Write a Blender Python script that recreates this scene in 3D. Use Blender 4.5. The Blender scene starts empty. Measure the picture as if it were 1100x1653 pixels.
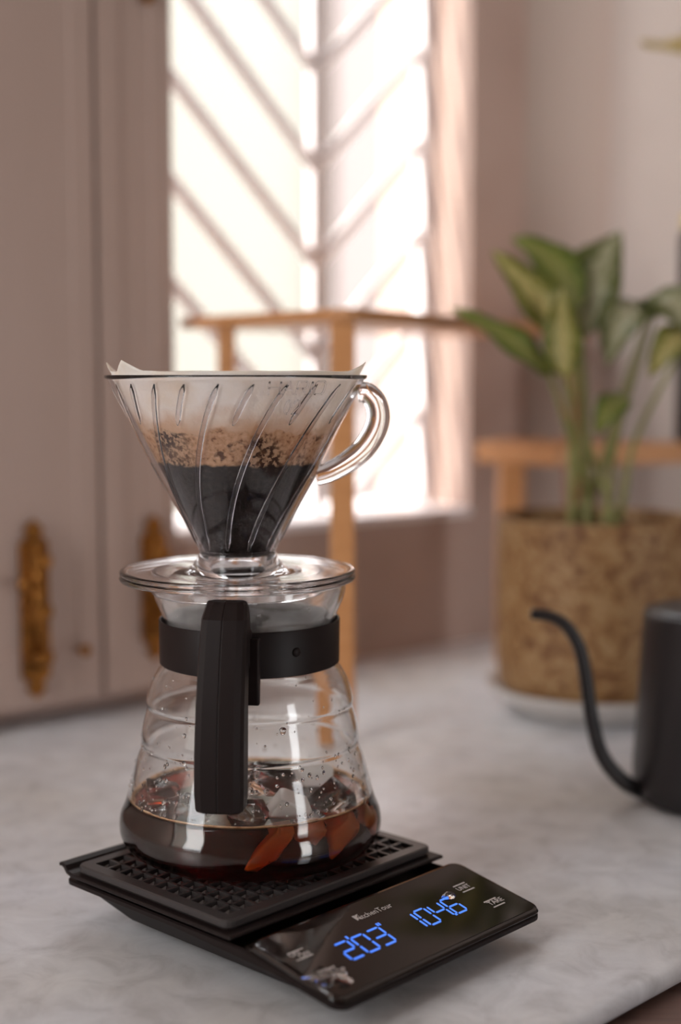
import bpy, bmesh, math, random
from mathutils import Vector, Matrix, noise
random.seed(7)
R = math.radians
SC = bpy.context.scene
COL = SC.collection

# ------------------------------------------------------------------ camera
F_PX = 1653 * 50 / 36            # 50 mm lens on a 36 mm tall frame
EYE = 0.243                      # eye height above the counter top (z = 0)
PITCH = math.atan((826.5 - 606) / F_PX)
cam_d = bpy.data.cameras.new('camera')
cam = bpy.data.objects.new('camera', cam_d)
COL.objects.link(cam)
cam_d.sensor_fit = 'VERTICAL'
cam_d.sensor_height = 36
cam_d.sensor_width = 24
cam_d.lens = 50
cam_d.clip_start = 0.02
cam.location = (0, 0, EYE)
cam.rotation_euler = (math.pi / 2 - PITCH, 0, 0)
cam_d.dof.use_dof = True
cam_d.dof.focus_distance = 0.60
cam_d.dof.aperture_fstop = 3.4
cam_d.dof.aperture_blades = 0
SC.camera = cam

# ------------------------------------------------------------------ room axes (window wall runs 40 degrees off the view)
SD = Vector((0.762, 0.648, 0)).normalized()          # along the window wall, to the right
ND = Vector((SD.y, -SD.x, 0))                        # out of that wall, into the room
W0 = Vector((0, 1.19, 0))


def rm(s, n, z):
    return W0 + SD * s + ND * n + Vector((0, 0, z))


# ------------------------------------------------------------------ world, sun, exposure
SKY = 4.2
SUN = 4.4
w = bpy.data.worlds.new('hazy_sky')
SC.world = w
w.use_nodes = True
bgn = w.node_tree.nodes['Background']
bgn.inputs[0].default_value = (0.97, 0.985, 1.0, 1)
bgn.inputs[1].default_value = SKY
sun_d = bpy.data.lights.new('sun', 'SUN')
sun_d.energy = SUN
sun_d.angle = R(1.5)
sun_d.color = (1, 0.95, 0.88)
sun = bpy.data.objects.new('sun', sun_d)
COL.objects.link(sun)
sun_dir = (SD * 0.74 + ND * 0.25 + Vector((0, 0, -0.55))).normalized()
sun.rotation_euler = sun_dir.to_track_quat('-Z', 'Y').to_euler()
sun.location = rm(-2, -1, 3)


def portal(name, loc, ws, wz, facing):
    ld = bpy.data.lights.new(name, 'AREA')
    ld.shape = 'RECTANGLE'
    ld.size = ws
    ld.size_y = wz
    ld.cycles.is_portal = True
    o = bpy.data.objects.new(name, ld)
    COL.objects.link(o)
    o.location = loc
    o.rotation_euler = facing.to_track_quat('-Z', 'Y').to_euler()
    return o


S_C = 0.278                                                   # right-hand corner of the window wall
S_L, N_B, Z_F, Z_T = -1.55, 2.6, -0.9, 1.6
OP_S0, OP_S1, OP_Z0, OP_Z1 = -0.19, 0.1525, 0.118, 1.30       # the window opening
RO_S0, RO_S1, RO_Z0, RO_Z1 = -0.16, 0.22, -0.899, 0.95          # unseen opening added behind the camera for frontal fill light
LO_N0, LO_N1, LO_Z0, LO_Z1 = 0.05, 0.64, 0.12, 1.54           # wide window in the left wall
portal('window_portal', rm((OP_S0 + OP_S1) / 2, -0.125, (OP_Z0 + OP_Z1) / 2), OP_S1 - OP_S0, OP_Z1 - OP_Z0, ND)
portal('rear_portal', rm((RO_S0 + RO_S1) / 2, N_B + 0.11, (RO_Z0 + RO_Z1) / 2), RO_S1 - RO_S0, RO_Z1 - RO_Z0, -ND)
portal('side_portal', rm(S_L - 0.11, (LO_N0 + LO_N1) / 2, (LO_Z0 + LO_Z1) / 2), LO_N1 - LO_N0, LO_Z1 - LO_Z0, SD)

vs = SC.view_settings
vs.view_transform = 'Standard'
vs.look = 'None'
vs.exposure = 0.78
vs.gamma = 1.0
vs.use_curve_mapping = False
cy = SC.cycles
cy.max_bounces = 14
cy.diffuse_bounces = 4
cy.glossy_bounces = 6
cy.transmission_bounces = 14
cy.transparent_max_bounces = 16
cy.blur_glossy = 0.0
cy.sample_clamp_indirect = 6.0

# ------------------------------------------------------------------ materials
MATS = {}


def srgb(r, g, b):
    f = lambda c: (c / 255 / 12.92) if c / 255 <= 0.04045 else ((c / 255 + 0.055) / 1.055) ** 2.4
    return (f(r), f(g), f(b), 1)


def pmat(name, col, rough=0.5, metal=0, trans=0, ior=1.45, coat=0, spec=0.5, emit=None, estr=0, sss=0):
    m = bpy.data.materials.new(name)
    m.use_nodes = True
    b = m.node_tree.nodes['Principled BSDF']
    b.inputs['Base Color'].default_value = col
    b.inputs['Roughness'].default_value = rough
    b.inputs['Metallic'].default_value = metal
    b.inputs['Transmission Weight'].default_value = trans
    b.inputs['IOR'].default_value = ior
    b.inputs['Coat Weight'].default_value = coat
    b.inputs['Specular IOR Level'].default_value = spec
    if emit:
        b.inputs['Emission Color'].default_value = emit
        b.inputs['Emission Strength'].default_value = estr
    MATS[name] = m
    return m


def nd(m, typ, **kw):
    n = m.node_tree.nodes.new(typ)
    for k, v in kw.items():
        if k.startswith('i_'):
            n.inputs[k[2:].replace('_', ' ')].default_value = v
        else:
            setattr(n, k, v)
    return n


def lk(m, a, b):
    m.node_tree.links.new(a, b)


def bsdf(m):
    return m.node_tree.nodes['Principled BSDF']


def ramp(m, fac, stops, interp='LINEAR'):
    n = nd(m, 'ShaderNodeValToRGB')
    n.color_ramp.interpolation = interp
    e = n.color_ramp.elements
    while len(e) < len(stops):
        e.new(0.5)
    for k, (p, c) in enumerate(stops):
        e[k].position = p
        e[k].color = c
    lk(m, fac, n.inputs[0])
    return n.outputs[0]


def mottle(m, scale, stops, detail=6, rough=0.6, coord='Object', bump=0, bscale=None, distort=0, vec_scale=None):
    tc = nd(m, 'ShaderNodeTexCoord')
    src = tc.outputs[coord]
    if vec_scale:
        mp = nd(m, 'ShaderNodeMapping')
        mp.inputs['Scale'].default_value = vec_scale
        lk(m, src, mp.inputs[0])
        src = mp.outputs[0]
    n = nd(m, 'ShaderNodeTexNoise')
    n.inputs['Scale'].default_value = scale
    n.inputs['Detail'].default_value = detail
    n.inputs['Roughness'].default_value = rough
    n.inputs['Distortion'].default_value = distort
    lk(m, src, n.inputs['Vector'])
    c = ramp(m, n.outputs[0], stops)
    lk(m, c, bsdf(m).inputs['Base Color'])
    if bump:
        n2 = nd(m, 'ShaderNodeTexNoise')
        n2.inputs['Scale'].default_value = bscale or scale
        n2.inputs['Detail'].default_value = 5
        lk(m, src, n2.inputs['Vector'])
        bp = nd(m, 'ShaderNodeBump')
        bp.inputs['Strength'].default_value = bump
        bp.inputs['Distance'].default_value = 0.002
        lk(m, n2.outputs[0], bp.inputs['Height'])
        lk(m, bp.outputs[0], bsdf(m).inputs['Normal'])
    return n.outputs[0]


def rgb(r, g, b):
    return (r, g, b, 1)


m = pmat('wall_paint', rgb(0.56, 0.43, 0.385), 0.75)
mottle(m, 6, [(0.3, rgb(0.43, 0.305, 0.255)), (0.7, rgb(0.50, 0.365, 0.31))], bump=0.15, bscale=60)
m = pmat('side_wall_paint', rgb(0.66, 0.585, 0.545), 0.75)
mottle(m, 5, [(0.3, rgb(0.42, 0.355, 0.315)), (0.7, rgb(0.48, 0.41, 0.37))], bump=0.15, bscale=60)
m = pmat('corner_paint', rgb(0.45, 0.36, 0.31), 0.75)
pmat('room_paint', rgb(0.60, 0.53, 0.49), 0.85)
m = pmat('shutter_paint', rgb(0.50, 0.385, 0.35), 0.5)
mottle(m, 4, [(0.3, rgb(0.37, 0.265, 0.22)), (0.7, rgb(0.42, 0.305, 0.26))], vec_scale=(1, 1, 0.3), bump=0.1, bscale=80)
m = pmat('marble', rgb(0.6, 0.56, 0.53), 0.32)
tc = nd(m, 'ShaderNodeTexCoord')
n1 = nd(m, 'ShaderNodeTexNoise')
n1.inputs['Scale'].default_value = 48
n1.inputs['Detail'].default_value = 8
n1.inputs['Roughness'].default_value = 0.62
n1.inputs['Distortion'].default_value = 0.6
n2 = nd(m, 'ShaderNodeTexNoise')
n2.inputs['Scale'].default_value = 7
n2.inputs['Detail'].default_value = 5
lk(m, tc.outputs['Object'], n1.inputs['Vector'])
lk(m, tc.outputs['Object'], n2.inputs['Vector'])
c1 = ramp(m, n1.outputs[0], [(0.28, rgb(0.50, 0.50, 0.52)), (0.5, rgb(0.66, 0.665, 0.70)), (0.72, rgb(0.76, 0.77, 0.81))])
c2 = ramp(m, n2.outputs[0], [(0.35, rgb(1, 1, 1)), (0.75, rgb(0.86, 0.81, 0.72))])
mx = nd(m, 'ShaderNodeMix', data_type='RGBA', blend_type='MULTIPLY')
mx.inputs['Factor'].default_value = 1
lk(m, c1, mx.inputs['A'])
lk(m, c2, mx.inputs['B'])
lk(m, mx.outputs['Result'], bsdf(m).inputs['Base Color'])


def woodmat(name, a, b, rough=0.45, sc=(6, 60, 60)):
    m = pmat(name, a, rough)
    mottle(m, 3, [(0.3, a), (0.7, b)], vec_scale=sc, detail=4, bump=0.1, bscale=4, distort=0.5)
    return m


woodmat('bamboo', rgb(0.43, 0.185, 0.065), rgb(0.53, 0.25, 0.10))
woodmat('red_wood', rgb(0.30, 0.11, 0.055), rgb(0.38, 0.15, 0.075))
woodmat('dark_wood', rgb(0.115, 0.062, 0.048), rgb(0.17, 0.10, 0.08), 0.5)
woodmat('cork', rgb(0.45, 0.33, 0.12), rgb(0.55, 0.42, 0.2), 0.7)
m = pmat('brass', rgb(0.50, 0.27, 0.07), 0.5, metal=1)
mottle(m, 60, [(0.3, rgb(0.13, 0.05, 0.013)), (0.65, rgb(0.38, 0.165, 0.04))])
pmat('white_bar', rgb(0.86, 0.80, 0.80), 0.4)
pmat('facade', rgb(0.205, 0.192, 0.165), 0.8)
pmat('facade_pink', rgb(0.19, 0.155, 0.145), 0.8)
pmat('ground_out', rgb(0.6, 0.56, 0.5), 0.9)
pmat('hedge', rgb(0.42, 0.46, 0.25), 0.8)
pmat('black_plastic', rgb(0.012, 0.007, 0.0065), 0.5, spec=0.22)
pmat('black_satin', rgb(0.012, 0.007, 0.0065), 0.45, spec=0.22)
pmat('rubber', rgb(0.042, 0.035, 0.034), 0.4)
pmat('panel_glass', rgb(0.010, 0.006, 0.005), 0.06, spec=0.6)
pmat('print_white', rgb(0.55, 0.5, 0.48), 0.5)
pmat('led_blue', rgb(0.02, 0.05, 0.1), 0.5, emit=rgb(0.06, 0.21, 0.95), estr=0.72)
m = pmat('kettle_black', rgb(0.020, 0.017, 0.018), 0.36)
pmat('clear_glass', rgb(0.985, 0.985, 0.98), 0.0, trans=1, ior=1.45)
pmat('clear_plastic', rgb(0.990, 0.980, 1.0), 0.0, trans=1, ior=1.42)
pmat('water', rgb(1, 1, 1), 0.0, trans=1, ior=1.33)
m = pmat('ice', rgb(0.97, 0.96, 0.95), 0.03, trans=1.0, ior=1.31)
m = pmat('frosted_ice', rgb(0.93, 0.90, 0.86), 0.25, trans=0.45, ior=1.3)
m = pmat('foam', rgb(0.60, 0.36, 0.19), 0.55)
mottle(m, 350, [(0.35, rgb(0.40, 0.20, 0.085)), (0.6, rgb(0.66, 0.42, 0.24))], detail=3)
pmat('soil', rgb(0.05, 0.028, 0.018), 0.9)
pmat('saucer_glaze', rgb(0.50, 0.46, 0.43), 0.3)
pmat('stem_green', rgb(0.20, 0.19, 0.055), 0.5)
pmat('dry_leaf', rgb(0.50, 0.38, 0.16), 0.6)

m = pmat('coffee', rgb(0.95, 0.9, 0.85), 0.0, trans=1, ior=1.33)
va = nd(m, 'ShaderNodeVolumeAbsorption')
va.inputs['Color'].default_value = rgb(0.86, 0.45, 0.05)
va.inputs['Density'].default_value = 300
lk(m, va.outputs[0], m.node_tree.nodes['Material Output'].inputs['Volume'])

# pot: pressed-chip terrazzo in tans and browns
m = pmat('chip_pot', rgb(0.3, 0.2, 0.1), 0.6)
tc = nd(m, 'ShaderNodeTexCoord')
mp = nd(m, 'ShaderNodeMapping')
mp.inputs['Scale'].default_value = (1, 1, 1)
vo = nd(m, 'ShaderNodeTexNoise')
vo.inputs['Scale'].default_value = 85
vo.inputs['Detail'].default_value = 2
vo.inputs['Distortion'].default_value = 1.6
lk(m, tc.outputs['Object'], vo.inputs['Vector'])
cc = ramp(m, vo.outputs[0], [(0.34, rgb(0.13, 0.050, 0.014)), (0.46, rgb(0.21, 0.10, 0.032)), (0.54, rgb(0.27, 0.148, 0.058)), (0.70, rgb(0.34, 0.205, 0.095))])
lk(m, cc, bsdf(m).inputs['Base Color'])


def leafmat(name, dark, light, edge):
    m = pmat(name, dark, 0.42)
    uv = nd(m, 'ShaderNodeUVMap', uv_map='UVMap')
    sep = nd(m, 'ShaderNodeSeparateXYZ')
    lk(m, uv.outputs[0], sep.inputs[0])
    sub = nd(m, 'ShaderNodeMath', operation='SUBTRACT')
    sub.inputs[1].default_value = 0.5
    lk(m, sep.outputs[0], sub.inputs[0])
    ab = nd(m, 'ShaderNodeMath', operation='ABSOLUTE')
    lk(m, sub.outputs[0], ab.inputs[0])
    no = nd(m, 'ShaderNodeTexNoise')
    no.inputs['Scale'].default_value = 7
    no.inputs['Detail'].default_value = 4
    mp = nd(m, 'ShaderNodeMapping')
    mp.inputs['Scale'].default_value = (1.6, 1.6, 1)
    lk(m, uv.outputs[0], mp.inputs[0])
    lk(m, mp.outputs[0], no.inputs['Vector'])
    mul = nd(m, 'ShaderNodeMath', operation='MULTIPLY_ADD')
    mul.inputs[1].default_value = 0.85
    lk(m, no.outputs[0], mul.inputs[0])
    lk(m, ab.outputs[0], mul.inputs[2])
    c = ramp(m, mul.outputs[0], [(0.34, light), (0.56, light), (0.68, dark), (0.90, edge)])
    lk(m, c, bsdf(m).inputs['Base Color'])
    b = bsdf(m)
    b.inputs['Subsurface Weight'].default_value = 0.0
    out = m.node_tree.nodes['Material Output']
    tr = nd(m, 'ShaderNodeBsdfTranslucent')
    lk(m, c, tr.inputs[0])
    ms = nd(m, 'ShaderNodeMixShader')
    ms.inputs[0].default_value = 0.35
    lk(m, b.outputs[0], ms.inputs[1])
    lk(m, tr.outputs[0], ms.inputs[2])
    lk(m, ms.outputs[0], out.inputs['Surface'])
    return m


leafmat('leaf_yellowish', rgb(0.23, 0.22, 0.04), rgb(0.50, 0.43, 0.17), rgb(0.14, 0.15, 0.025))
leafmat('leaf_silver', rgb(0.16, 0.17, 0.06), rgb(0.42, 0.40, 0.25), rgb(0.12, 0.13, 0.035))
leafmat('leaf_green', rgb(0.17, 0.21, 0.035), rgb(0.28, 0.28, 0.08), rgb(0.10, 0.13, 0.02))

# paper filter: white paper above, tan foam stain band, wet dark part below (all stains on the paper itself)
m = pmat('filter_paper', rgb(0.8, 0.76, 0.7), 0.75)
tc = nd(m, 'ShaderNodeTexCoord')
sp = nd(m, 'ShaderNodeSeparateXYZ')
lk(m, tc.outputs['Object'], sp.inputs[0])
nbig = nd(m, 'ShaderNodeTexNoise')
nbig.inputs['Scale'].default_value = 55
nbig.inputs['Detail'].default_value = 5
lk(m, tc.outputs['Object'], nbig.inputs['Vector'])


def zmask(z, wdt, namp, nsrc):
    """1 below height z, 0 above, with an edge frayed by noise"""
    a = nd(m, 'ShaderNodeMath', operation='SUBTRACT')
    a.inputs[1].default_value = 0.5
    lk(m, nsrc, a.inputs[0])
    b = nd(m, 'ShaderNodeMath', operation='MULTIPLY_ADD')
    b.inputs[1].default_value = namp
    lk(m, a.outputs[0], b.inputs[0])
    lk(m, sp.outputs[2], b.inputs[2])
    r = nd(m, 'ShaderNodeMapRange', interpolation_type='SMOOTHSTEP')
    r.inputs['From Min'].default_value = z + wdt
    r.inputs['From Max'].default_value = z - wdt
    lk(m, b.outputs[0], r.inputs['Value'])
    return r.outputs[0]


def mixc(fac, a, b):
    x = nd(m, 'ShaderNodeMix', data_type='RGBA')
    lk(m, fac, x.inputs['Factor'])
    for s, v in (('A', a), ('B', b)):
        if isinstance(v, tuple):
            x.inputs[s].default_value = v
        else:
            lk(m, v, x.inputs[s])
    return x.outputs['Result']


nmid = nd(m, 'ShaderNodeTexNoise')
nmid.inputs['Scale'].default_value = 120
nmid.inputs['Detail'].default_value = 6
lk(m, tc.outputs['Object'], nmid.inputs['Vector'])
nfin = nd(m, 'ShaderNodeTexNoise')
nfin.inputs['Scale'].default_value = 520
nfin.inputs['Detail'].default_value = 3
lk(m, tc.outputs['Object'], nfin.inputs['Vector'])
ngr = nd(m, 'ShaderNodeTexNoise')
ngr.inputs['Scale'].default_value = 24
ngr.inputs['Detail'].default_value = 2
lk(m, tc.outputs['Object'], ngr.inputs['Vector'])
paper = ramp(m, nbig.outputs[0], [(0.40, rgb(0.95, 0.91, 0.86)), (0.72, rgb(0.90, 0.80, 0.68))])
paper = mixc(zmask(0.2245, 0.007, 0.035, nbig.outputs[0]), paper, rgb(0.72, 0.50, 0.32))
tan = ramp(m, nfin.outputs[0], [(0.30, rgb(0.26, 0.12, 0.055)), (0.42, rgb(0.60, 0.36, 0.20)), (0.7, rgb(0.76, 0.52, 0.33))])
spk = ramp(m, nmid.outputs[0], [(0.60, rgb(0, 0, 0)), (0.66, rgb(1, 1, 1))])
gm = nd(m, 'ShaderNodeMath', operation='MULTIPLY')
patch = ramp(m, ngr.outputs[0], [(0.54, rgb(0.0, 0.0, 0.0)), (0.64, rgb(1, 1, 1))])
ground_noise = ramp(m, nfin.outputs[0], [(0.46, rgb(1, 1, 1)), (0.56, rgb(0.15, 0.15, 0.15))])
lk(m, patch, gm.inputs[0])
lk(m, ground_noise, gm.inputs[1])
tan = mixc(gm.outputs[0], tan, rgb(0.065, 0.027, 0.014))
tan = mixc(spk, tan, rgb(0.15, 0.062, 0.026))
c = mixc(zmask(0.2195, 0.0012, 0.012, nmid.outputs[0]), paper, tan)
wet = ramp(m, nfin.outputs[0], [(0.35, rgb(0.011, 0.006, 0.0045)), (0.6, rgb(0.024, 0.015, 0.011)), (0.75, rgb(0.06, 0.043, 0.036))])
c = mixc(zmask(0.2052, 0.0008, 0.006, nmid.outputs[0]), c, wet)
lk(m, c, bsdf(m).inputs['Base Color'])
rr = nd(m, 'ShaderNodeMapRange')
lk(m, zmask(0.2052, 0.001, 0.006, nmid.outputs[0]), rr.inputs['Value'])
rr.inputs['To Min'].default_value = 0.8
rr.inputs['To Max'].default_value = 0.55
lk(m, rr.outputs[0], bsdf(m).inputs['Roughness'])
bp = nd(m, 'ShaderNodeBump')
bp.inputs['Strength'].default_value = 0.35
bp.inputs['Distance'].default_value = 0.0012
lk(m, nfin.outputs[0], bp.inputs['Height'])
lk(m, bp.outputs[0], bsdf(m).inputs['Normal'])
trl = nd(m, 'ShaderNodeBsdfTranslucent')
lk(m, c, trl.inputs[0])
mxs = nd(m, 'ShaderNodeMixShader')
mxs.inputs[0].default_value = 0.42
lk(m, bsdf(m).outputs[0], mxs.inputs[1])
lk(m, trl.outputs[0], mxs.inputs[2])
lk(m, mxs.outputs[0], m.node_tree.nodes['Material Output'].inputs['Surface'])
pmat('slurry', rgb(0.03, 0.02, 0.015), 0.3)


# ------------------------------------------------------------------ mesh helpers
def link(name, me, mat, parent=None, smooth=False):
    o = bpy.data.objects.new(name, me)
    COL.objects.link(o)
    if mat:
        me.materials.append(MATS[mat])
    if parent:
        o.parent = parent
    if smooth:
        for p in me.polygons:
            p.use_smooth = True
    return o


def from_py(name, v, f, mat, parent=None, smooth=False):
    me = bpy.data.meshes.new(name)
    me.from_pydata([tuple(x) for x in v], [], f)
    me.update()
    bm = bmesh.new()
    bm.from_mesh(me)
    bmesh.ops.recalc_face_normals(bm, faces=bm.faces)
    bm.to_mesh(me)
    bm.free()
    return link(name, me, mat, parent, smooth)


def sharp(o, ang=35):
    o.data.set_sharp_from_angle(angle=R(ang))
    return o


def empty(name, loc=(0, 0, 0), rz=0):
    o = bpy.data.objects.new(name, None)
    COL.objects.link(o)
    o.location = loc
    o.rotation_euler = (0, 0, rz)
    o.empty_display_size = 0.02
    return o


def tag(o, label, cat, group=None):
    o['label'] = label
    o['category'] = cat
    if group:
        o['group'] = group
    return o


def struct(o, label=None):
    o['kind'] = 'structure'
    if label:
        o['label'] = label
    return o


def lathe(prof, segs=96, c=(0, 0), closed=False):
    """surface of revolution; prof = [(r, z)...]; r = 0 ends collapse to a pole; closed joins last to first"""
    v, f, rings = [], [], []
    for r, z in prof:
        if r < 1e-6:
            rings.append([len(v)])
            v.append((c[0], c[1], z))
        else:
            st = len(v)
            for k in range(segs):
                a = 2 * math.pi * k / segs
                v.append((c[0] + r * math.cos(a), c[1] + r * math.sin(a), z))
            rings.append(list(range(st, st + segs)))
    pairs = list(zip(rings[:-1], rings[1:]))
    if closed:
        pairs.append((rings[-1], rings[0]))
    for A, B in pairs:
        if len(A) == 1 and len(B) == 1:
            continue
        for k in range(segs):
            k2 = (k + 1) % segs
            if len(A) == 1:
                f.append((A[0], B[k2], B[k]))
            elif len(B) == 1:
                f.append((A[k], A[k2], B[0]))
            else:
                f.append((A[k], A[k2], B[k2], B[k]))
    return v, f


def smooth_prof(pts, n=6):
    """Catmull-Rom through profile points"""
    out = []
    P = [pts[0]] + list(pts) + [pts[-1]]
    for i in range(1, len(P) - 2):
        p0, p1, p2, p3 = P[i - 1], P[i], P[i + 1], P[i + 2]
        for k in range(n):
            t = k / n
            q = []
            for j in range(2):
                q.append(0.5 * (2 * p1[j] + (p2[j] - p0[j]) * t + (2 * p0[j] - 5 * p1[j] + 4 * p2[j] - p3[j]) * t * t + (3 * p1[j] - p0[j] - 3 * p2[j] + p3[j]) * t ** 3))
            out.append(tuple(q))
    out.append(tuple(pts[-1]))
    return out


def smooth_path(pts, n=8):
    out = []
    P = [Vector(p) for p in ([pts[0]] + list(pts) + [pts[-1]])]
    for i in range(1, len(P) - 2):
        p0, p1, p2, p3 = P[i - 1:i + 3]
        for k in range(n):
            t = k / n
            out.append(0.5 * (2 * p1 + (p2 - p0) * t + (2 * p0 - 5 * p1 + 4 * p2 - p3) * t * t + (3 * p1 - p0 - 3 * p2 + p3) * t ** 3))
    out.append(P[-2])
    return out


def tube(path, rad, segs=12, flat=1.0, up=None):
    """tube along a path; rad a number or per-point list; flat scales the second axis"""
    v, f = [], []
    n = len(path)
    path = [Vector(p) for p in path]
    prev = None
    for i, p in enumerate(path):
        t = (path[min(i + 1, n - 1)] - path[max(i - 1, 0)]).normalized()
        if up is not None:
            a = (Vector(up) - t * t.dot(Vector(up))).normalized()
        elif prev is None:
            a = t.orthogonal().normalized()
        else:
            a = (prev - t * prev.dot(t)).normalized()
        prev = a
        b = t.cross(a)
        r = rad[i] if isinstance(rad, (list, tuple)) else rad
        for k in range(segs):
            q = 2 * math.pi * k / segs
            v.append(p + a * r * math.cos(q) + b * r * flat * math.sin(q))
    for i in range(n - 1):
        for k in range(segs):
            k2 = (k + 1) % segs
            f.append((i * segs + k, i * segs + k2, (i + 1) * segs + k2, (i + 1) * segs + k))
    f.append(tuple(range(segs))[::-1])
    f.append(tuple((n - 1) * segs + k for k in range(segs)))
    return v, f


def merge(*parts):
    v, f = [], []
    for pv, pf in parts:
        o = len(v)
        v += list(pv)
        f += [tuple(i + o for i in q) for q in pf]
    return v, f


def prism(poly, z0, z1):
    n = len(poly)
    v = [(x, y, z0) for x, y in poly] + [(x, y, z1) for x, y in poly]
    f = [tuple(range(n))[::-1], tuple(range(n, 2 * n))]
    f += [(k, (k + 1) % n, n + (k + 1) % n, n + k) for k in range(n)]
    return v, f


def boxv(x0, x1, y0, y1, z0, z1):
    return prism([(x0, y0), (x1, y0), (x1, y1), (x0, y1)], z0, z1)


def bev(o, width, seg=2, ang=30):
    b = o.modifiers.new('bevel', 'BEVEL')
    b.width = width
    b.segments = seg
    b.limit_method = 'ANGLE'
    b.angle_limit = R(ang)
    return o


def rbox(name, x0, x1, y0, y1, z0, z1, mat, parent=None, r=0.001, seg=2):
    o = from_py(name, *boxv(x0, x1, y0, y1, z0, z1), mat, parent)
    return bev(o, r, seg)


def room_box(s0, s1, n0, n1, z0, z1):
    v = [rm(s, n, z) for z in (z0, z1) for s, n in ((s0, n0), (s1, n0), (s1, n1), (s0, n1))]
    f = [(0, 3, 2, 1), (4, 5, 6, 7), (0, 1, 5, 4), (1, 2, 6, 5), (2, 3, 7, 6), (3, 0, 4, 7)]
    return v, f


def rounded_rect(x0, x1, y0, y1, r, n=5):
    pts = []
    for cx, cy_, a0 in ((x1 - r, y0 + r, -90), (x1 - r, y1 - r, 0), (x0 + r, y1 - r, 90), (x0 + r, y0 + r, 180)):
        for k in range(n + 1):
            a = R(a0 + 90 * k / n)
            pts.append((cx + r * math.cos(a), cy_ + r * math.sin(a)))
    return pts


_c, _s = math.cos(PITCH), math.sin(PITCH)


def at(px, py, Y):
    """the point at depth Y that the photograph shows at pixel (px, py)"""
    a, b = (px - 550) / F_PX, (826.5 - py) / F_PX
    d = Vector((a, _c + b * _s, -_s + b * _c))
    return Vector((0, 0, EYE)) + d * (Y / d.y)


# ------------------------------------------------------------------ the room


def wall_with_hole(s0, s1, z0, z1, h, n0, n1):
    hs0, hs1, hz0, hz1 = h
    v, f = [], []
    for n in (n0, n1):
        for s, z in ((s0, z0), (s1, z0), (s1, z1), (s0, z1), (hs0, hz0), (hs1, hz0), (hs1, hz1), (hs0, hz1)):
            v.append(rm(s, n, z))
    for k in range(4):
        k2 = (k + 1) % 4
        f += [(k, k2, 4 + k2, 4 + k), (8 + k, 12 + k, 12 + k2, 8 + k2), (k, 8 + k, 8 + k2, k2), (4 + k, 4 + k2, 12 + k2, 12 + k)]
    return v, f


struct(from_py('wall_back', *wall_with_hole(S_L, S_C + 0.1, Z_F, Z_T, (OP_S0, OP_S1, OP_Z0, OP_Z1), -0.12, 0.0), 'wall_paint'),
       'mauve plastered wall around the bright window')
struct(from_py('wall_right', *room_box(S_C, S_C + 0.1, 0, N_B + 0.1, Z_F, Z_T), 'side_wall_paint'), 'pale beige wall behind the plant')
v, f = [], []
for ss in (S_L - 0.1, S_L):
    for n_, z in ((-0.12, Z_F), (N_B + 0.1, Z_F), (N_B + 0.1, Z_T), (-0.12, Z_T), (LO_N0, LO_Z0), (LO_N1, LO_Z0), (LO_N1, LO_Z1), (LO_N0, LO_Z1)):
        v.append(rm(ss, n_, z))
for k in range(4):
    k2 = (k + 1) % 4
    f += [(k, k2, 4 + k2, 4 + k), (8 + k, 12 + k, 12 + k2, 8 + k2), (k, 8 + k, 8 + k2, k2), (4 + k, 4 + k2, 12 + k2, 12 + k)]
struct(from_py('wall_left', v, f, 'room_paint'))
CR = 0.055
v, f = [], []
NCV = 14
for k in range(NCV + 1):
    a = math.pi / 2 * k / NCV
    for z in (0.0005, Z_T):
        v.append(rm(S_C - CR + CR * math.sin(a), CR - CR * math.cos(a), z))
for z in (0.0005, Z_T):
    v.append(rm(S_C, 0, z))
m_ = 2 * (NCV + 1)
for k in range(NCV):
    f.append((2 * k, 2 * k + 2, 2 * k + 3, 2 * k + 1))
f += [(0, 1, m_ + 1, m_), (2 * NCV, m_, m_ + 1, 2 * NCV + 1), tuple(range(0, m_, 2)) + (m_,), tuple(range(1, m_, 2)) + (m_ + 1,)]
cv = struct(from_py('wall_corner', v, f, 'corner_paint', None, True), 'softly rounded plaster corner right of the window')
sharp(cv, 40)
struct(from_py('wall_rear', *wall_with_hole(S_L, S_C, Z_F, Z_T, (RO_S0, RO_S1, RO_Z0, RO_Z1), N_B, N_B + 0.1), 'room_paint'))
struct(from_py('ceiling', *room_box(S_L - 0.1, S_C + 0.1, -0.12, N_B + 0.1, Z_T, Z_T + 0.08), 'room_paint'))
struct(from_py('floor', *room_box(S_L - 0.1, S_C + 0.1, -0.12, N_B + 0.1, Z_F - 0.08, Z_F), 'dark_wood'))

# window: sill board and painted grille of chevron bars
win = empty('window_1', rm(0, -0.06, OP_Z0))
struct(win, 'bright window with a white chevron grille')


def wpart(name, vf, mat, smooth=False):
    v, f = vf
    off = Vector(win.location)
    return from_py(name, [Vector(p) - off for p in v], f, mat, win, smooth)


G_N = -0.055
s_mid = 0.0183
wpart('centre_bar', room_box(s_mid - 0.006, s_mid + 0.006, G_N - 0.004, G_N + 0.004, OP_Z0, OP_Z1), 'white_bar')
wpart('frame_bar', room_box(OP_S1 - 0.013, OP_S1 - 0.001, G_N - 0.006, G_N + 0.006, OP_Z0, OP_Z1), 'white_bar')
wpart('frame_bar', room_box(OP_S0 + 0.001, OP_S0 + 0.013, G_N - 0.006, G_N + 0.006, OP_Z0, OP_Z1), 'white_bar')
node_z0, step, K = 0.338, 0.0813, 0.95


def bar(sa, za, sb, zb):
    return tube([rm(sa, G_N, za), rm(sb, G_N, zb)], 0.0040, 12, 1.6, up=ND)


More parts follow.
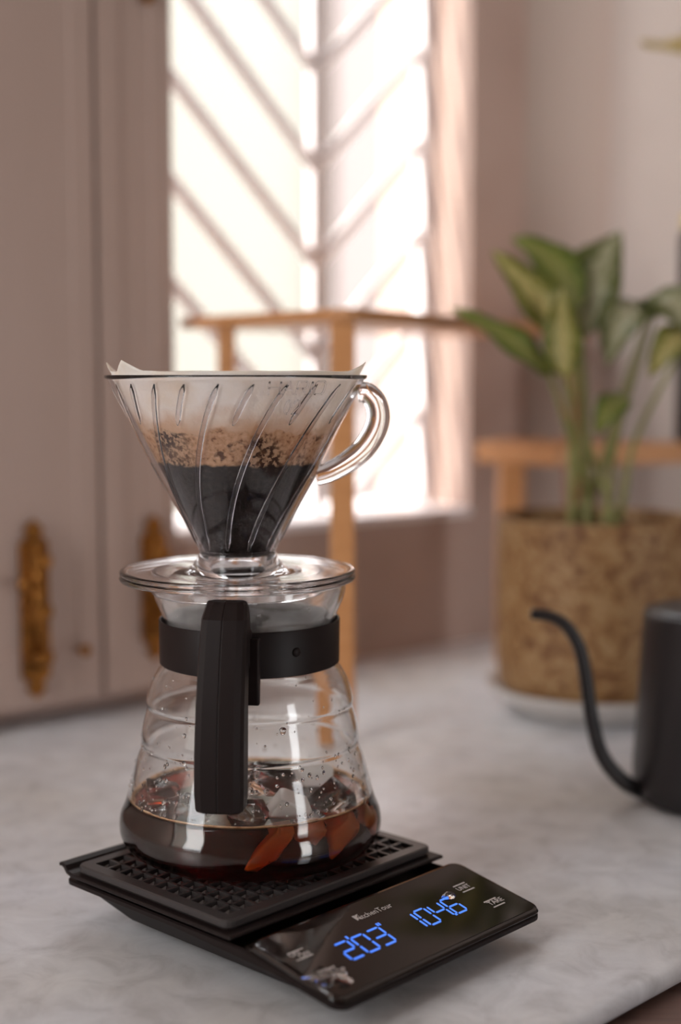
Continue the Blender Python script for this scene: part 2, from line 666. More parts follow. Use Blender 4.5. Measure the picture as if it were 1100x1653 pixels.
for k in range(-7, 12):
    z = node_z0 + k * step
    for side, s_end in ((1, OP_S1 - 0.008), (-1, OP_S0 + 0.008)):
        sa, sb = s_mid, s_end
        za, zb = z, z + abs(s_end - s_mid) * K
        lo, hi = OP_Z0 + 0.004, OP_Z1 - 0.004
        if zb <= lo or za >= hi:
            continue
        if za < lo:
            sa, za = s_mid + side * (lo - z) / K, lo
        if zb > hi:
            sb, zb = s_mid + side * (hi - z) / K, hi
        sharp(wpart('grille_bar', bar(sa, za, sb, zb), 'white_bar', True), 40)
wpart('sill_board', room_box(OP_S0, OP_S1, -0.118, 0.004, OP_Z0 - 0.001, OP_Z0 + 0.006), 'white_bar')

# outside: a pale house front across the alley, its pilaster, the ground and a clipped hedge
hs = empty('neighbour_house', rm(0.5, -1.9, -0.9))
tag(hs, 'pale sunlit house front seen blurred through the window', 'building')


def hpart(name, vf, mat):
    v, f = vf
    off = Vector(hs.location)
    return from_py(name, [Vector(p) - off for p in v], f, mat, hs)


hpart('facade', room_box(-2.5, 6, -2.1, -1.9, -0.9, 1.32), 'facade')
hpart('pilaster', room_box(1.55, 1.75, -1.9, -1.84, -0.9, 1.32), 'facade_pink')
hpart('pilaster', room_box(0.2, 0.32, -1.9, -1.84, -0.9, 1.32), 'facade_pink')
struct(from_py('ground', *room_box(-6, 6, -2.1, -0.12, -1.0, -0.92), 'ground_out'))

struct(from_py('wall_sun_block', *room_box(-5.5, S_L - 0.1, -0.16, -0.12, -0.9, 4.2), 'facade'), 'unseen wall added outside to keep the sun out of the left window')  # added out of view, only shades the left window from the sun

# shutter: two painted leaves folded back on the wall left of the window
sh = empty('shutter', rm(-0.19, 0.012, 0.015))
tag(sh, 'mauve painted folding shutter left of the window with brass bolts', 'shutter')


def spart(name, vf, mat, smooth=False, parent=None):
    v, f = vf
    off = Vector(sh.location)
    return from_py(name, [Vector(p) - off for p in v], f, mat, parent or sh, smooth)


leaf_edges = [(-0.19, -0.2515), (-0.2545, -0.40), (-0.404, -0.60)]
for a, b in leaf_edges:
    lf = spart('shutter_leaf', room_box(b, a, 0.012, 0.036, 0.015, 1.30), 'shutter_paint')
    bev(lf, 0.002)
    for s0, s1 in ((b, b + 0.018), (a - 0.018, a)):
        bev(spart('stile', room_box(s0, s1, 0.036, 0.0372, 0.015, 1.30), 'shutter_paint', parent=sh), 0.0015)
    bev(spart('rail', room_box(b + 0.018, a - 0.018, 0.036, 0.0372, 0.015, 0.055), 'shutter_paint'), 0.0015)
    bev(spart('rail', room_box(b + 0.018, a - 0.018, 0.036, 0.0372, 1.23, 1.30), 'shutter_paint'), 0.0015)


def slide_bolt(s, z0, z1, label, knob_side=-1):
    off = rm(s, 0.040, z0)
    b = empty('slide_bolt', off - Vector(sh.location))
    b.parent = sh
    b['label'] = label
    L = lambda v: [Vector(p) - off for p in v]
    hw, tip = 0.0105, 0.016
    pts = [(0, z0), (hw * 0.7, z0 + tip * 0.45), (hw * 0.45, z0 + tip * 0.7), (hw, z0 + tip), (hw, z1 - tip), (hw * 0.45, z1 - tip * 0.7), (hw * 0.7, z1 - tip * 0.45), (0, z1),
           (-hw * 0.7, z1 - tip * 0.45), (-hw * 0.45, z1 - tip * 0.7), (-hw, z1 - tip), (-hw, z0 + tip), (-hw * 0.45, z0 + tip * 0.7), (-hw * 0.7, z0 + tip * 0.45)]
    n = len(pts)
    v = [rm(s + x, q, z) for q in (0.040, 0.0425) for x, z in pts]
    f = [tuple(range(n)), tuple(range(n, 2 * n))] + [(k, (k + 1) % n, n + (k + 1) % n, n + k) for k in range(n)]
    from_py('back_plate', L(v), f, 'brass', b)
    rv, rf = tube([rm(s, 0.0475, z0 + 0.022), rm(s, 0.0475, z1 - 0.014)], 0.0045, 12)
    from_py('rod', L(rv), rf, 'brass', b, True)
    for zz in (z0 + 0.03, (z0 + z1) / 2, z1 - 0.028):
        bev(from_py('guide_strap', L(room_box(s - 0.0075, s + 0.0075, 0.0425, 0.0535, zz - 0.004, zz + 0.004)[0]), room_box(0, 1, 0, 1, 0, 1)[1], 'brass', b), 0.0012)
    zk = z1 - 0.042
    kv, kf = tube([rm(s, 0.0475, zk), rm(s + knob_side * 0.013, 0.054, zk)], [0.003, 0.0025], 10)
    k2 = tube(smooth_path([rm(s + knob_side * 0.012, 0.0535, zk), rm(s + knob_side * 0.015, 0.055, zk), rm(s + knob_side * 0.019, 0.057, zk)], 4),
              [0.0015, 0.003, 0.0045, 0.005, 0.0055, 0.0052, 0.0045, 0.003, 0.001], 12)
    vv, ff = merge((kv, kf), k2)
    from_py('knob', L(vv), ff, 'brass', b, True)
    return b


slide_bolt(-0.3085, 0.022, 0.146, 'brass slide bolt with knob at the far left bottom of the shutter')
slide_bolt(-0.2120, 0.036, 0.143, 'brass slide bolt on the shutter just left of the coffee dripper')
slide_bolt(-0.2120, 0.500, 0.60, 'brass bolt end at the top of the shutter near the window edge')
kv, kf = lathe([(0, 0.010), (0.003, 0.0095), (0.0045, 0.007), (0.0035, 0.004), (0.002, 0.002), (0.002, 0), (0, 0)], 16)
ko = from_py('screw_knob', kv, kf, 'brass', sh, True)
ko.location = rm(-0.273, 0.040, 0.052) - Vector(sh.location)
ko.rotation_euler = ND.to_track_quat('Z', 'Y').to_euler()

# ------------------------------------------------------------------ counter
ed = Vector((0.7108, 0.7034, 0))              # front edge direction
en = Vector((0.7034, -0.7108, 0))
e0 = Vector((0.0804, 0.5144, 0))
RAD = 0.0048
rows = []
prof = [(-9, 0.0)] + [(RAD * math.sin(R(a)), -RAD + RAD * math.cos(R(a))) for a in range(0, 181, 15)] + [(-9, -2 * RAD)]
v, f = [], []
back_l, back_r = rm(S_L, 0, 0), rm(S_C, 0, 0)


def edge_pt(u, q, z):
    if q < -1:                                # the back edge lies on the wall
        p = back_l if u < 0 else back_r
        return Vector((p.x, p.y, z))
    p = e0 + ed * u + en * q
    return Vector((p.x, p.y, z))


# where the front edge meets the right wall
A2 = rm(S_C, 0, 0)
den = ed.x * ND.y - ed.y * ND.x
u_r = ((A2.x - e0.x) * ND.y - (A2.y - e0.y) * ND.x) / den
u_l = -2.3
for u in (u_l, u_r):
    for q, z in prof:
        v.append(edge_pt(-1 if (q < -1 and u == u_l) else u, q, z) if q > -1 else edge_pt(-1 if u == u_l else 1, q, z))
k = len(prof)
f = [(i, (i + 1) % k, k + (i + 1) % k, k + i) for i in range(k)] + [tuple(range(k)), tuple(range(k, 2 * k))]
ct = from_py('countertop', v, f, 'marble', None, True)
sharp(ct, 40)
tag(ct, 'pale grey-beige marble countertop with a rounded front edge', 'countertop')

# wooden cabinet under the counter whose top ledge shows at the lower right
cab = empty('base_cabinet', (0.2, 0.45, Z_F))
tag(cab, 'dark brown wooden cabinet ledge below the counter edge, lower right', 'cabinet')


def ledge(u0, u1, q0, q1, z0, z1):
    v = []
    for z in (z0, z1):
        for u, q in ((u0, q0), (u1, q0), (u1, q1), (u0, q1)):
            p = e0 + ed * u + en * q
            v.append(Vector((p.x - 0.2, p.y - 0.45, z - Z_F)))
    return v, [(0, 3, 2, 1), (4, 5, 6, 7), (0, 1, 5, 4), (1, 2, 6, 5), (2, 3, 7, 6), (3, 0, 4, 7)]


bev(from_py('ledge_board', *ledge(-0.8, u_r - 0.16, -0.03, 0.10, -0.045, -0.0112), 'dark_wood', cab), 0.003)
from_py('cabinet_body', *ledge(-0.8, u_r - 0.16, -0.03, 0.08, Z_F, -0.045), 'dark_wood', cab)

# ------------------------------------------------------------------ coffee scale
ANG = R(46.79)
scl = empty('coffee_scale', (-0.0451, 0.5429, 0), ANG - math.pi / 2)      # local x: towards the display, local y: along it
tag(scl, 'black digital coffee scale with blue readout under the glass carafe', 'scale')


def loft(loops, mat, name, parent, cap=True, smooth=False):
    v, f = [], []
    n = len(loops[0])
    for lp in loops:
        v += lp
    for j in range(len(loops) - 1):
        for k in range(n):
            k2 = (k + 1) % n
            f.append((j * n + k, j * n + k2, (j + 1) * n + k2, (j + 1) * n + k))
    if cap:
        f.append(tuple(range(n))[::-1])
        f.append(tuple((len(loops) - 1) * n + k for k in range(n)))
    return from_py(name, v, f, mat, parent, smooth)


def rr3(x0, x1, y0, y1, r, z, n=5):
    return [(x, y, z) for x, y in rounded_rect(x0, x1, y0, y1, r, n)]


X0, X1, YW = -0.1078, 0.0623, 0.1272


def zf(x):
    '''flange height: level under the platform, falling with the slope of the display'''
    return 0.0205 if x < 0.010 else 0.0205 + (x - 0.010) * (0.0130 - 0.0205) / (0.0623 - 0.010)


def frr(x0, x1, y0, y1, r, dz):
    return [(x, y, zf(x) + dz) for x, y in rounded_rect(x0, x1, y0, y1, r, 5)]


def frr_split(x0, x1, y0, y1, r, dz):
    lp = rounded_rect(x0, x1, y0, y1, r, 5)
    k = [i for i in range(len(lp)) if lp[i][1] > (y0 + y1) / 2]
    out = lp[:k[0]] + lp[k[0]:k[-1] + 1] + lp[k[-1] + 1:]
    i_top = next(i for i in range(len(lp)) if lp[i][0] > 0 and lp[(i + 1) % len(lp)][0] < 0 and lp[i][1] > 0.05)
    lp = lp[:i_top + 1] + [(0.010, y1)] + lp[i_top + 1:]
    lp = lp + [(0.010, y0)]
    return [(x, y, zf(x) + dz) for x, y in lp]


def flat_split(x0, x1, y0, y1, r, z):
    return [(x, y, z) for x, y, q in frr_split(x0, x1, y0, y1, r, 0)]


o = loft([flat_split(X0 + 0.023, X1 - 0.018, 0.016, YW - 0.014, 0.010, 0.0035), flat_split(X0 + 0.021, X1 - 0.016, 0.014, YW - 0.012, 0.010, 0.0045),
          frr_split(X0 + 0.006, X1 - 0.006, 0.003, YW - 0.002, 0.008, -0.0030), frr_split(X0 + 0.001, X1, -0.001, YW, 0.006, -0.0023),
          frr_split(X0 + 0.001, X1, -0.001, YW, 0.006, -0.0006), frr_split(X0 + 0.002, X1 - 0.001, 0, YW - 0.001, 0.005, 0)], 'black_plastic', 'body', scl)
for fx in (X0 + 0.034, X1 - 0.032):
    for fy in (0.028, 0.100):
        from_py('foot', *lathe([(0, 0), (0.005, 0), (0.005, 0.004), (0, 0.004)], 16, (fx, fy)), 'rubber', scl)

# display head: sloping top, bright-reflecting bevel towards the platform
zp = lambda x: 0.0240 + (x - 0.0146) * (0.0150 - 0.0240) / (0.0608 - 0.0146)
xa, xb = 0.0146, 0.0621


def slope_loop(x0, x1, y0, y1, r, dz):
    return [(x, y, zp(x) + dz) for x, y in rounded_rect(x0, x1, y0, y1, r, 5)]


head = loft([[(x, y, zf(x) - 0.0003) for x, y in rounded_rect(0.0075, X1 - 0.0005, 0.0, YW - 0.001, 0.005, 5)], slope_loop(xa - 0.001, xb, -0.001, YW, 0.005, -0.0010),
             slope_loop(xa - 0.0005, xb - 0.0005, -0.0005, YW - 0.0005, 0.005, 0.0), slope_loop(xa + 0.0008, xb - 0.0018, 0.0008, YW - 0.0018, 0.004, 0.0002)],
            'panel_glass', 'display_head', scl)
pan = loft([slope_loop(xa + 0.0010, xb - 0.0020, 0.0010, YW - 0.0020, 0.004, 0.0001), slope_loop(xa + 0.0010, xb - 0.0020, 0.0010, YW - 0.0020, 0.004, 0.0004)],
           'panel_glass', 'display_panel', scl)

# platform tray with a curled lip and the waffle mat
tray_prof = [(-0.1085, 0.0272), (-0.1062, 0.0277), (-0.1040, 0.0268), (-0.1022, 0.0247), (-0.0995, 0.0240), (0.0036, 0.0240), (0.0046, 0.0236), (0.0046, 0.0226), (0.0036, 0.0222),
             (-0.1000, 0.0222), (-0.1035, 0.0232), (-0.1052, 0.0252), (-0.1066, 0.0259), (-0.1085, 0.0256)]
v = [(x, y, z) for y in (-0.002, 0.1300) for x, z in tray_prof]
k = len(tray_prof)
f = [(i, (i + 1) % k, k + (i + 1) % k, k + i) for i in range(k)] + [tuple(range(k)), tuple(range(k, 2 * k))]
tray = from_py('platform_tray', v, f, 'black_satin', scl)
bev(tray, 0.0007, 2)
from_py('platform_post', *merge(boxv(-0.075, -0.025, 0.04, 0.085, 0.0200, 0.0224)), 'black_plastic', scl)

# mat: bordered plate whose field is a waffle of ridges around square pits with small pyramids at the near-left
mx0, mx1, my0, my1, mz0, mz1 = -0.0990, 0.0, 0.0005, 0.1275, 0.0240, 0.0281
mat_o = empty('waffle_mat', (0, 0, 0))
mat_o.parent = scl
bd = 0.006
outer = rounded_rect(mx0, mx1, my0, my1, 0.004, 4)
v, f = [], []
loops = [[(x, y, mz0) for x, y in rounded_rect(mx0 + 0.001, mx1 - 0.001, my0 + 0.001, my1 - 0.001, 0.003, 4)], [(x, y, mz0 + 0.0012) for x, y in outer], [(x, y, mz1 - 0.0006) for x, y in outer],
         [(x, y, mz1) for x, y in rounded_rect(mx0 + 0.0006, mx1 - 0.0006, my0 + 0.0006, my1 - 0.0006, 0.0036, 4)],
         [(x, y, mz1) for x, y in rounded_rect(mx0 + bd, mx1 - bd, my0 + bd, my1 - bd, 0.0005, 4)],
         [(x, y, mz0 + 0.0011) for x, y in rounded_rect(mx0 + bd, mx1 - bd, my0 + bd, my1 - bd, 0.0005, 4)]]
loft(loops, 'rubber', 'mat_border', mat_o)
nx, ny = 11, 14
cx0, cx1, cy0, cy1 = mx0 + bd, mx1 - bd, my0 + bd, my1 - bd
px_, py_ = (cx1 - cx0) / nx, (cy1 - cy0) / ny
v, f = [], []
zb = mz0 + 0.0014
for i in range(1, nx):
    x = cx0 + i * px_
    pv, pf = boxv(x - 0.0007, x + 0.0007, cy0, cy1, zb - 0.001, mz1 - 0.0003)
    v, f = merge((v, f), (pv, pf))
from_py('mat_ridges', v, f, 'rubber', mat_o)['kind'] = 'stuff'
v, f = [], []
for j in range(1, ny):
    y = cy0 + j * py_
    v, f = merge((v, f), boxv(cx0, cx1, y - 0.0007, y + 0.0007, zb - 0.001, mz1 - 0.0003))
from_py('mat_cross_ridges', v, f, 'rubber', mat_o)['kind'] = 'stuff'
pm = bpy.data.meshes.new('pyramid')
hx, hy = px_ / 2 - 0.0008, py_ / 2 - 0.0008
pm.from_pydata([(-hx, -hy, 0), (hx, -hy, 0), (hx, hy, 0), (-hx, hy, 0), (0, 0, 0.0028)], [], [(0, 3, 2, 1), (0, 1, 4), (1, 2, 4), (2, 3, 4), (3, 0, 4)])
pm.materials.append(MATS['rubber'])
for i in range(nx):
    for j in range(ny):
        o = bpy.data.objects.new('pyramid', pm)
        COL.objects.link(o)
        o.parent = mat_o
        o.location = (cx0 + (i + 0.5) * px_, cy0 + (j + 0.5) * py_, mz0 + 0.0010)


# print and readout on the display panel; (w, u) are panel coordinates: w from platform to front, u along
def on_panel(name, polys, mat, h=0.00015, parent=None):
    v, f = [], []
    for poly in polys:
        n = len(poly)
        o = len(v)
        for dz in (0.00035, 0.0004 + h):
            for x, y in poly:
                v.append((x, y, zp(x) + dz))
        f += [tuple(o + k for k in range(n)), tuple(o + n + k for k in range(n))] + [(o + k, o + (k + 1) % n, o + n + (k + 1) % n, o + n + k) for k in range(n)]
    return from_py(name, v, f, mat, parent or pan)


def pix_panel(px, py):
    """panel coordinates of a printed mark read off the photograph"""
    a, b = (px - 550) / F_PX, (826.5 - py) / F_PX
    d = Vector((a, _c + b * _s, -_s + b * _c))
    loc = Vector(scl.location)
    vd = Vector((math.cos(ANG - math.pi / 2), math.sin(ANG - math.pi / 2), 0))
    ud = Vector((math.cos(ANG), math.sin(ANG), 0))
    t = 0.22 / -d.z
    for _ in range(30):
        p = Vector((0, 0, EYE)) + d * t
        x = (p - loc).dot(vd)
        err = p.z - zp(x)
        t += err / (-d.z) * 0.8
    return x, (p - loc).dot(ud)


SEG = {'0': 'abcdef', '1': 'bc', '2': 'abged', '3': 'abgcd', '4': 'fgbc', '6': 'afgedc'}


def digit(ch, u0, wb, wd, ht, th=0.00095, slant=0.10):
    """seven-segment digit; u0 left, wb baseline (towards the front), drawn up towards the platform"""
    g = 0.00035
    def P(a, b):
        return (wb - b, u0 + a + slant * b)
    def hbar(b):
        return [P(g + th / 2, b - th / 2), P(wd - g - th / 2, b - th / 2), P(wd - g, b), P(wd - g - th / 2, b + th / 2), P(g + th / 2, b + th / 2), P(g, b)]
    def vbar(a, b0, b1):
        return [P(a - th / 2, b0 + g + th / 2), P(a, b0 + g), P(a + th / 2, b0 + g + th / 2), P(a + th / 2, b1 - g - th / 2), P(a, b1 - g), P(a - th / 2, b1 - g - th / 2)]
    S = {'a': hbar(ht), 'g': hbar(ht / 2), 'd': hbar(0), 'f': vbar(0, ht / 2, ht), 'e': vbar(0, 0, ht / 2), 'b': vbar(wd, ht / 2, ht), 'c': vbar(wd, 0, ht / 2)}
    return [S[q] for q in SEG[ch]]


def bit(u, wb, b0, b1, th=0.0009, slant=0.1):
    P = lambda a, b: (wb - b, u + a + slant * b)
    return [P(-th / 2, b0), P(th / 2, b0), P(th / 2, b1), P(-th / 2, b1)]


wb1, ub1 = pix_panel(566, 1549)
wt1, ut1 = pix_panel(614, 1493)
we1, ue1 = pix_panel(644, 1521)
wb2, ub2 = pix_panel(683, 1500)
we2, ue2 = pix_panel(759, 1471)
PD = dict(wb1=wb1, ub1=ub1, we1=we1, ue1=ue1, wt1=wt1, ut1=ut1, wb2=wb2, ub2=ub2, we2=we2, ue2=ue2)
HT = 0.0112
WB = (wb1 + we1 + wb2 + we2) / 4


def row(txt, u0, u1, extra):
    n = len(txt)
    pitch = (u1 - u0) / (n - 0.22)
    wd = pitch * 0.74
    polys = []
    for k, ch in enumerate(txt):
        polys += digit(ch, u0 + k * pitch, WB, wd, HT)
    return polys, pitch, wd


polys, pitch, wd = row('203', ub1, ue1, None)
polys.append(bit(ub1 + pitch - 0.0006, WB, HT + 0.0002, HT + 0.0022))
polys.append(bit(ub1 + 3 * pitch - 0.0014, WB, HT + 0.0004, HT + 0.0022, 0.0007))
polys.append(bit(ub1 + 3 * pitch - 0.0002, WB, HT + 0.0004, HT + 0.0022, 0.0007))
for pl in polys:
    on_panel('timer_segment', [pl], 'led_blue')
polys, pitch, wd = row('1046', ub2 - 0.0035, ue2, None)
u_dot = ub2 - 0.0035 + 3 * pitch - 0.0012
polys.append(bit(u_dot, WB, -0.0005, 0.0007, 0.0012))
for pl in polys:
    on_panel('weight_segment', [pl], 'led_blue')


def text_polys(txt, size, bold=0.0):
    cu = bpy.data.curves.new('t', 'FONT')
    cu.body = txt
    cu.size = size
    cu.offset = bold
    cu.resolution_u = 3
    cu.align_x = 'CENTER'
    o = bpy.data.objects.new('t', cu)
    COL.objects.link(o)
    dg = bpy.context.evaluated_depsgraph_get()
    me = bpy.data.meshes.new_from_object(o.evaluated_get(dg))
    vs_ = [tuple(q.co) for q in me.vertices]
    fs = [tuple(p.vertices) for p in me.polygons]
    bpy.data.objects.remove(o)
    bpy.data.curves.remove(cu)
    bpy.data.meshes.remove(me)
    return vs_, fs


def panel_text(name, txt, px, py, size, bold=0.0):
    w_, u_ = pix_panel(px, py)
    vs_, fs = text_polys(txt, size, bold)
    v = [(w_ - y + size * 0.35, u_ + x, zp(w_ - y + size * 0.35) + 0.00052) for x, y, z in vs_]
    me = bpy.data.meshes.new(name)
    me.from_pydata(v, [], fs)
    return link(name, me, 'print_white', pan)


def panel_line(pa, pb):
    a, b = pix_panel(*pa), pix_panel(*pb)
    t = 0.00028
    w_ = (a[0] + b[0]) / 2
    on_panel('printed_line', [[(w_ - t, a[1]), (w_ + t, a[1]), (w_ + t, b[1]), (w_ - t, b[1])]], 'print_white')


panel_text('printed_name', 'itchenTour', 606, 1472.5, 0.0043, 0.00003)
# the split K mark in front of the printed name
kw, ku = pix_panel(577.5, 1482.5)
q = 0.0017
on_panel('printed_mark', [[(kw - q, ku - q), (kw + q, ku - q), (kw + q, ku - q * 0.55), (kw - q, ku - q * 0.2)],
                          [(kw - q, ku + q * 0.1), (kw - q, ku + q), (kw - q * 0.1, ku - q * 0.1), (kw, ku - q * 0.6)],
                          [(kw + q * 0.1, ku - q * 0.4), (kw + q * 0.1, ku), (kw + q, ku + q), (kw + q, ku + q * 0.1)]], 'print_white')
panel_text('printed_unit', 'UNIT', 748, 1434, 0.0036, 0.00005)
panel_line((731, 1433), (751, 1426.5))
panel_line((747, 1441.5), (767, 1435))
panel_text('printed_tare', 'TARE', 800, 1456.5, 0.0040, 0.00005)
panel_line((781, 1458), (801, 1451))
panel_line((797, 1466), (816, 1459))
panel_text('printed_on', 'ON', 475, 1542, 0.0036, 0.00005)
panel_text('printed_off', 'OFF', 492, 1542.5, 0.0036, 0.00005)
panel_line((464, 1542.5), (489, 1532.5))
panel_line((480, 1553), (505, 1542))
panel_text('printed_start', 'START', 528, 1569.5, 0.0034, 0.00004)
panel_text('printed_stop', 'STOP', 546, 1570, 0.0034, 0.00004)
panel_line((514.5, 1572.5), (540, 1561.5))


# spilled water on the display: one bead by the last digit, a puddle at the near corner
def water_blob(name, cx, cy, pts, h, label):
    """low domed blob from an outline in panel coordinates"""
    n = len(pts)
    rings = 5
    loc = Vector((cx, cy, zp(cx) + 0.0005))
    v, f = [], []
    for j in range(rings):
        t = j / (rings - 1)
        s_ = math.cos(t * math.pi / 2 * 0.92)
        hh = h * math.sin(t * math.pi / 2)
        for x, y in pts:
            X, Y = x * s_, y * s_
            v.append((X, Y, zp(cx + X) - zp(cx) + hh))
    for j in range(rings - 1):
        for k in range(n):
            k2 = (k + 1) % n
            f.append((j * n + k, j * n + k2, (j + 1) * n + k2, (j + 1) * n + k))
    f.append(tuple((rings - 1) * n + k for k in range(n)))
    f.append(tuple(range(n))[::-1])
    o = from_py(name, v, f, 'water', None, True)
    o.matrix_world = Matrix.Translation(Vector(scl.location)) @ Matrix.Rotation(ANG - math.pi / 2, 4, 'Z') @ Matrix.Translation(loc)
    tag(o, label, 'water')
    return o


bw, bu = pix_panel(724, 1449)
water_blob('water_drop', bw, bu, [(0.0022 * math.cos(a) * (1 + 0.15 * math.sin(3 * a)), 0.0040 * math.sin(a)) for a in [k * math.pi / 10 for k in range(20)]], 0.0016, 'clear water bead on the scale display beside the last digit')
pw, pu = pix_panel(531, 1580)
outl = []
for k in range(28):
    a = 2 * math.pi * k / 28
    r = 0.0085 * (1 + 0.28 * math.sin(2 * a + 0.6) + 0.16 * math.sin(5 * a) + 0.08 * math.cos(9 * a))
    outl.append((r * 0.75 * math.cos(a), r * math.sin(a)))
water_blob('water_puddle', pw, pu, outl, 0.0010, 'thin spilled water puddle on the near corner of the scale display')

# ------------------------------------------------------------------ glass carafe
AX, AY = -0.0410, 0.634
ZB = 0.0283
sv = empty('glass_carafe', (AX, AY, ZB))
tag(sv, 'ribbed clear glass carafe with black collar and handle, holding iced coffee', 'carafe')
# outer profile, heights above the base
OUT = [(0.0, 0.0), (0.034, 0.0), (0.0465, 0.0005), (0.0545, 0.0032), (0.0583, 0.0075), (0.0595, 0.0120), (0.0590, 0.0175), (0.0567, 0.0234), (0.0548, 0.0300), (0.0530, 0.0370), (0.0512, 0.0430),
       (0.0494, 0.0475), (0.0489, 0.0492), (0.0492, 0.0515), (0.0488, 0.0560), (0.0477, 0.0610), (0.0466, 0.0650), (0.0463, 0.0667), (0.0466, 0.0690), (0.0460, 0.0725), (0.0440, 0.0785), (0.0415, 0.0830), (0.0394, 0.0870),
       (0.0388, 0.0965), (0.0389, 0.1060), (0.0400, 0.1100), (0.0421, 0.1150), (0.0432, 0.1190), (0.0433, 0.1222)]
TH = 0.0018
outp = smooth_prof(OUT, 5)


def offset_prof(p, d):
    res = []
    for i, (r, z) in enumerate(p):
        a, b = p[max(i - 1, 0)], p[min(i + 1, len(p) - 1)]
        t = Vector((b[0] - a[0], b[1] - a[1]))
        if t.length < 1e-9:
            t = Vector((1, 0))
        t.normalize()
        res.append((max(r - t.y * d, 0.0), z + t.x * d))
    return res


inp = offset_prof(outp, TH)
inp[0] = (0.0, TH)
lip = [(0.0429, 0.1230), (0.0423, 0.1230)]
prof = outp + lip + inp[::-1]
gb = from_py('glass_body', *lathe(prof, 128), 'clear_glass', sv, True)


def r_in(z):
    for (r0, z0), (r1, z1) in zip(inp[3:-1], inp[4:]):
        if z0 <= z <= z1 or z1 <= z <= z0:
            return r0 + (r1 - r0) * (z - z0) / (z1 - z0 + 1e-9)
    return inp[-1][0]


def r_out(z):
    for (r0, z0), (r1, z1) in zip(outp[3:-1], outp[4:]):
        if z0 <= z <= z1 and z1 > z0:
            return r0 + (r1 - r0) * (z - z0) / (z1 - z0 + 1e-9)
    return outp[-1][0]


# collar band
bz0, bz1 = 0.0863, 0.1063
band = from_py('collar_band', *lathe([(0.0394, bz0 + 0.0006), (0.0400, bz0), (0.0405, bz0 + 0.0004), (0.0407, bz1 - 0.0005), (0.0404, bz1), (0.0398, bz1 - 0.0003)], 96, closed=True), 'black_satin', sv, True)
sharp(band, 50)
# screw on the band, to the right of the handle
aS = math.atan2(-math.cos(R(33)), math.sin(R(33)))
sv_s = from_py('band_screw', *lathe([(0, 0.0007), (0.0018, 0.0005), (0.0021, 0), (0, -0.0005)], 12), 'black_plastic', band, True)
sv_s.location = (0.0406 * math.cos(aS), 0.0406 * math.sin(aS), 0.0968)
sv_s.rotation_euler = Vector((math.cos(aS), math.sin(aS), 0)).to_track_quat('Z', 'Y').to_euler()

# handle: local frame h = outwards (towards the viewer, a little left), t = tangent
aH = R(-90 - 7.0)
hd = Vector((math.cos(aH), math.sin(aH), 0))
ht_ = Vector((-hd.y, hd.x, 0))                 # to the right as seen from outside
han = empty('handle', (0, 0, 0))
han.parent = sv


def hpoint(h, t, z):
    return hd * h + ht_ * t + Vector((0, 0, z))


# grip: section lofted along z with chamfered front corners; (h outer, half width) per height
secs = [(0.0375, 0.0590, 0.0720, 0.0094), (0.0385, 0.0582, 0.0735, 0.0100), (0.045, 0.0578, 0.0740, 0.0103), (0.060, 0.0570, 0.0735, 0.0103), (0.080, 0.0548, 0.0705, 0.0101), (0.098, 0.0515, 0.0660, 0.0099),
        (0.110, 0.0490, 0.0620, 0.0097), (0.1150, 0.0475, 0.0602, 0.0096), (0.1205, 0.0465, 0.0545, 0.0086), (0.1215, 0.0470, 0.0530, 0.0080)]


def grip(sgn):
    v, f = [], []
    for z, hi, ho, hw in secs:
        ring = [(hi, 0.00008), (hi, hw * 0.75), (hi + 0.003, hw), (ho - 0.0040, hw), (ho - 0.0012, hw - 0.0010), (ho, hw - 0.0035), (ho + 0.0003, 0.0005), (ho + 0.0001, 0.00008)]
        for h, t in ring:
            v.append(hpoint(h, sgn * t, z))
    n = 8
    for j in range(len(secs) - 1):
        for k in range(n):
            k2 = (k + 1) % n
            f.append((j * n + k, j * n + k2, (j + 1) * n + k2, (j + 1) * n + k))
    f.append(tuple(range(n)))
    f.append(tuple((len(secs) - 1) * n + k for k in range(n)))
    o = from_py('grip_half', v, f, 'black_satin', han, True)
    sharp(o, 11)
    return o


grip(1)
grip(-1)
# upper bracket joining grip and collar, with the flat tab hanging below the collar
v = []
brk = [(0.0385, 0.1065), (0.0430, 0.1100), (0.0480, 0.1195), (0.0540, 0.1195), (0.0590, 0.1000), (0.0540, 0.0985), (0.0480, 0.0950), (0.0440, 0.0900), (0.0400, 0.0900)]
tab = [(0.0395, 0.1045), (0.0440, 0.1045), (0.0452, 0.0860), (0.0450, 0.0770), (0.0438, 0.0758), (0.0415, 0.0762), (0.0402, 0.0860)]


def bracket(prof_, t0, t1, name, bw_):
    n = len(prof_)
    v = [hpoint(h, t0, z) for h, z in prof_] + [hpoint(h, t1, z) for h, z in prof_]
    f = [tuple(range(n)), tuple(range(n, 2 * n))] + [(k, (k + 1) % n, n + (k + 1) % n, n + k) for k in range(n)]
    return bev(from_py(name, v, f, 'black_plastic', han), bw_, 3)


bracket(brk, -0.0085, 0.0085, 'bracket', 0.001)
bracket(tab, -0.0122, 0.0122, 'lower_tab', 0.0013)

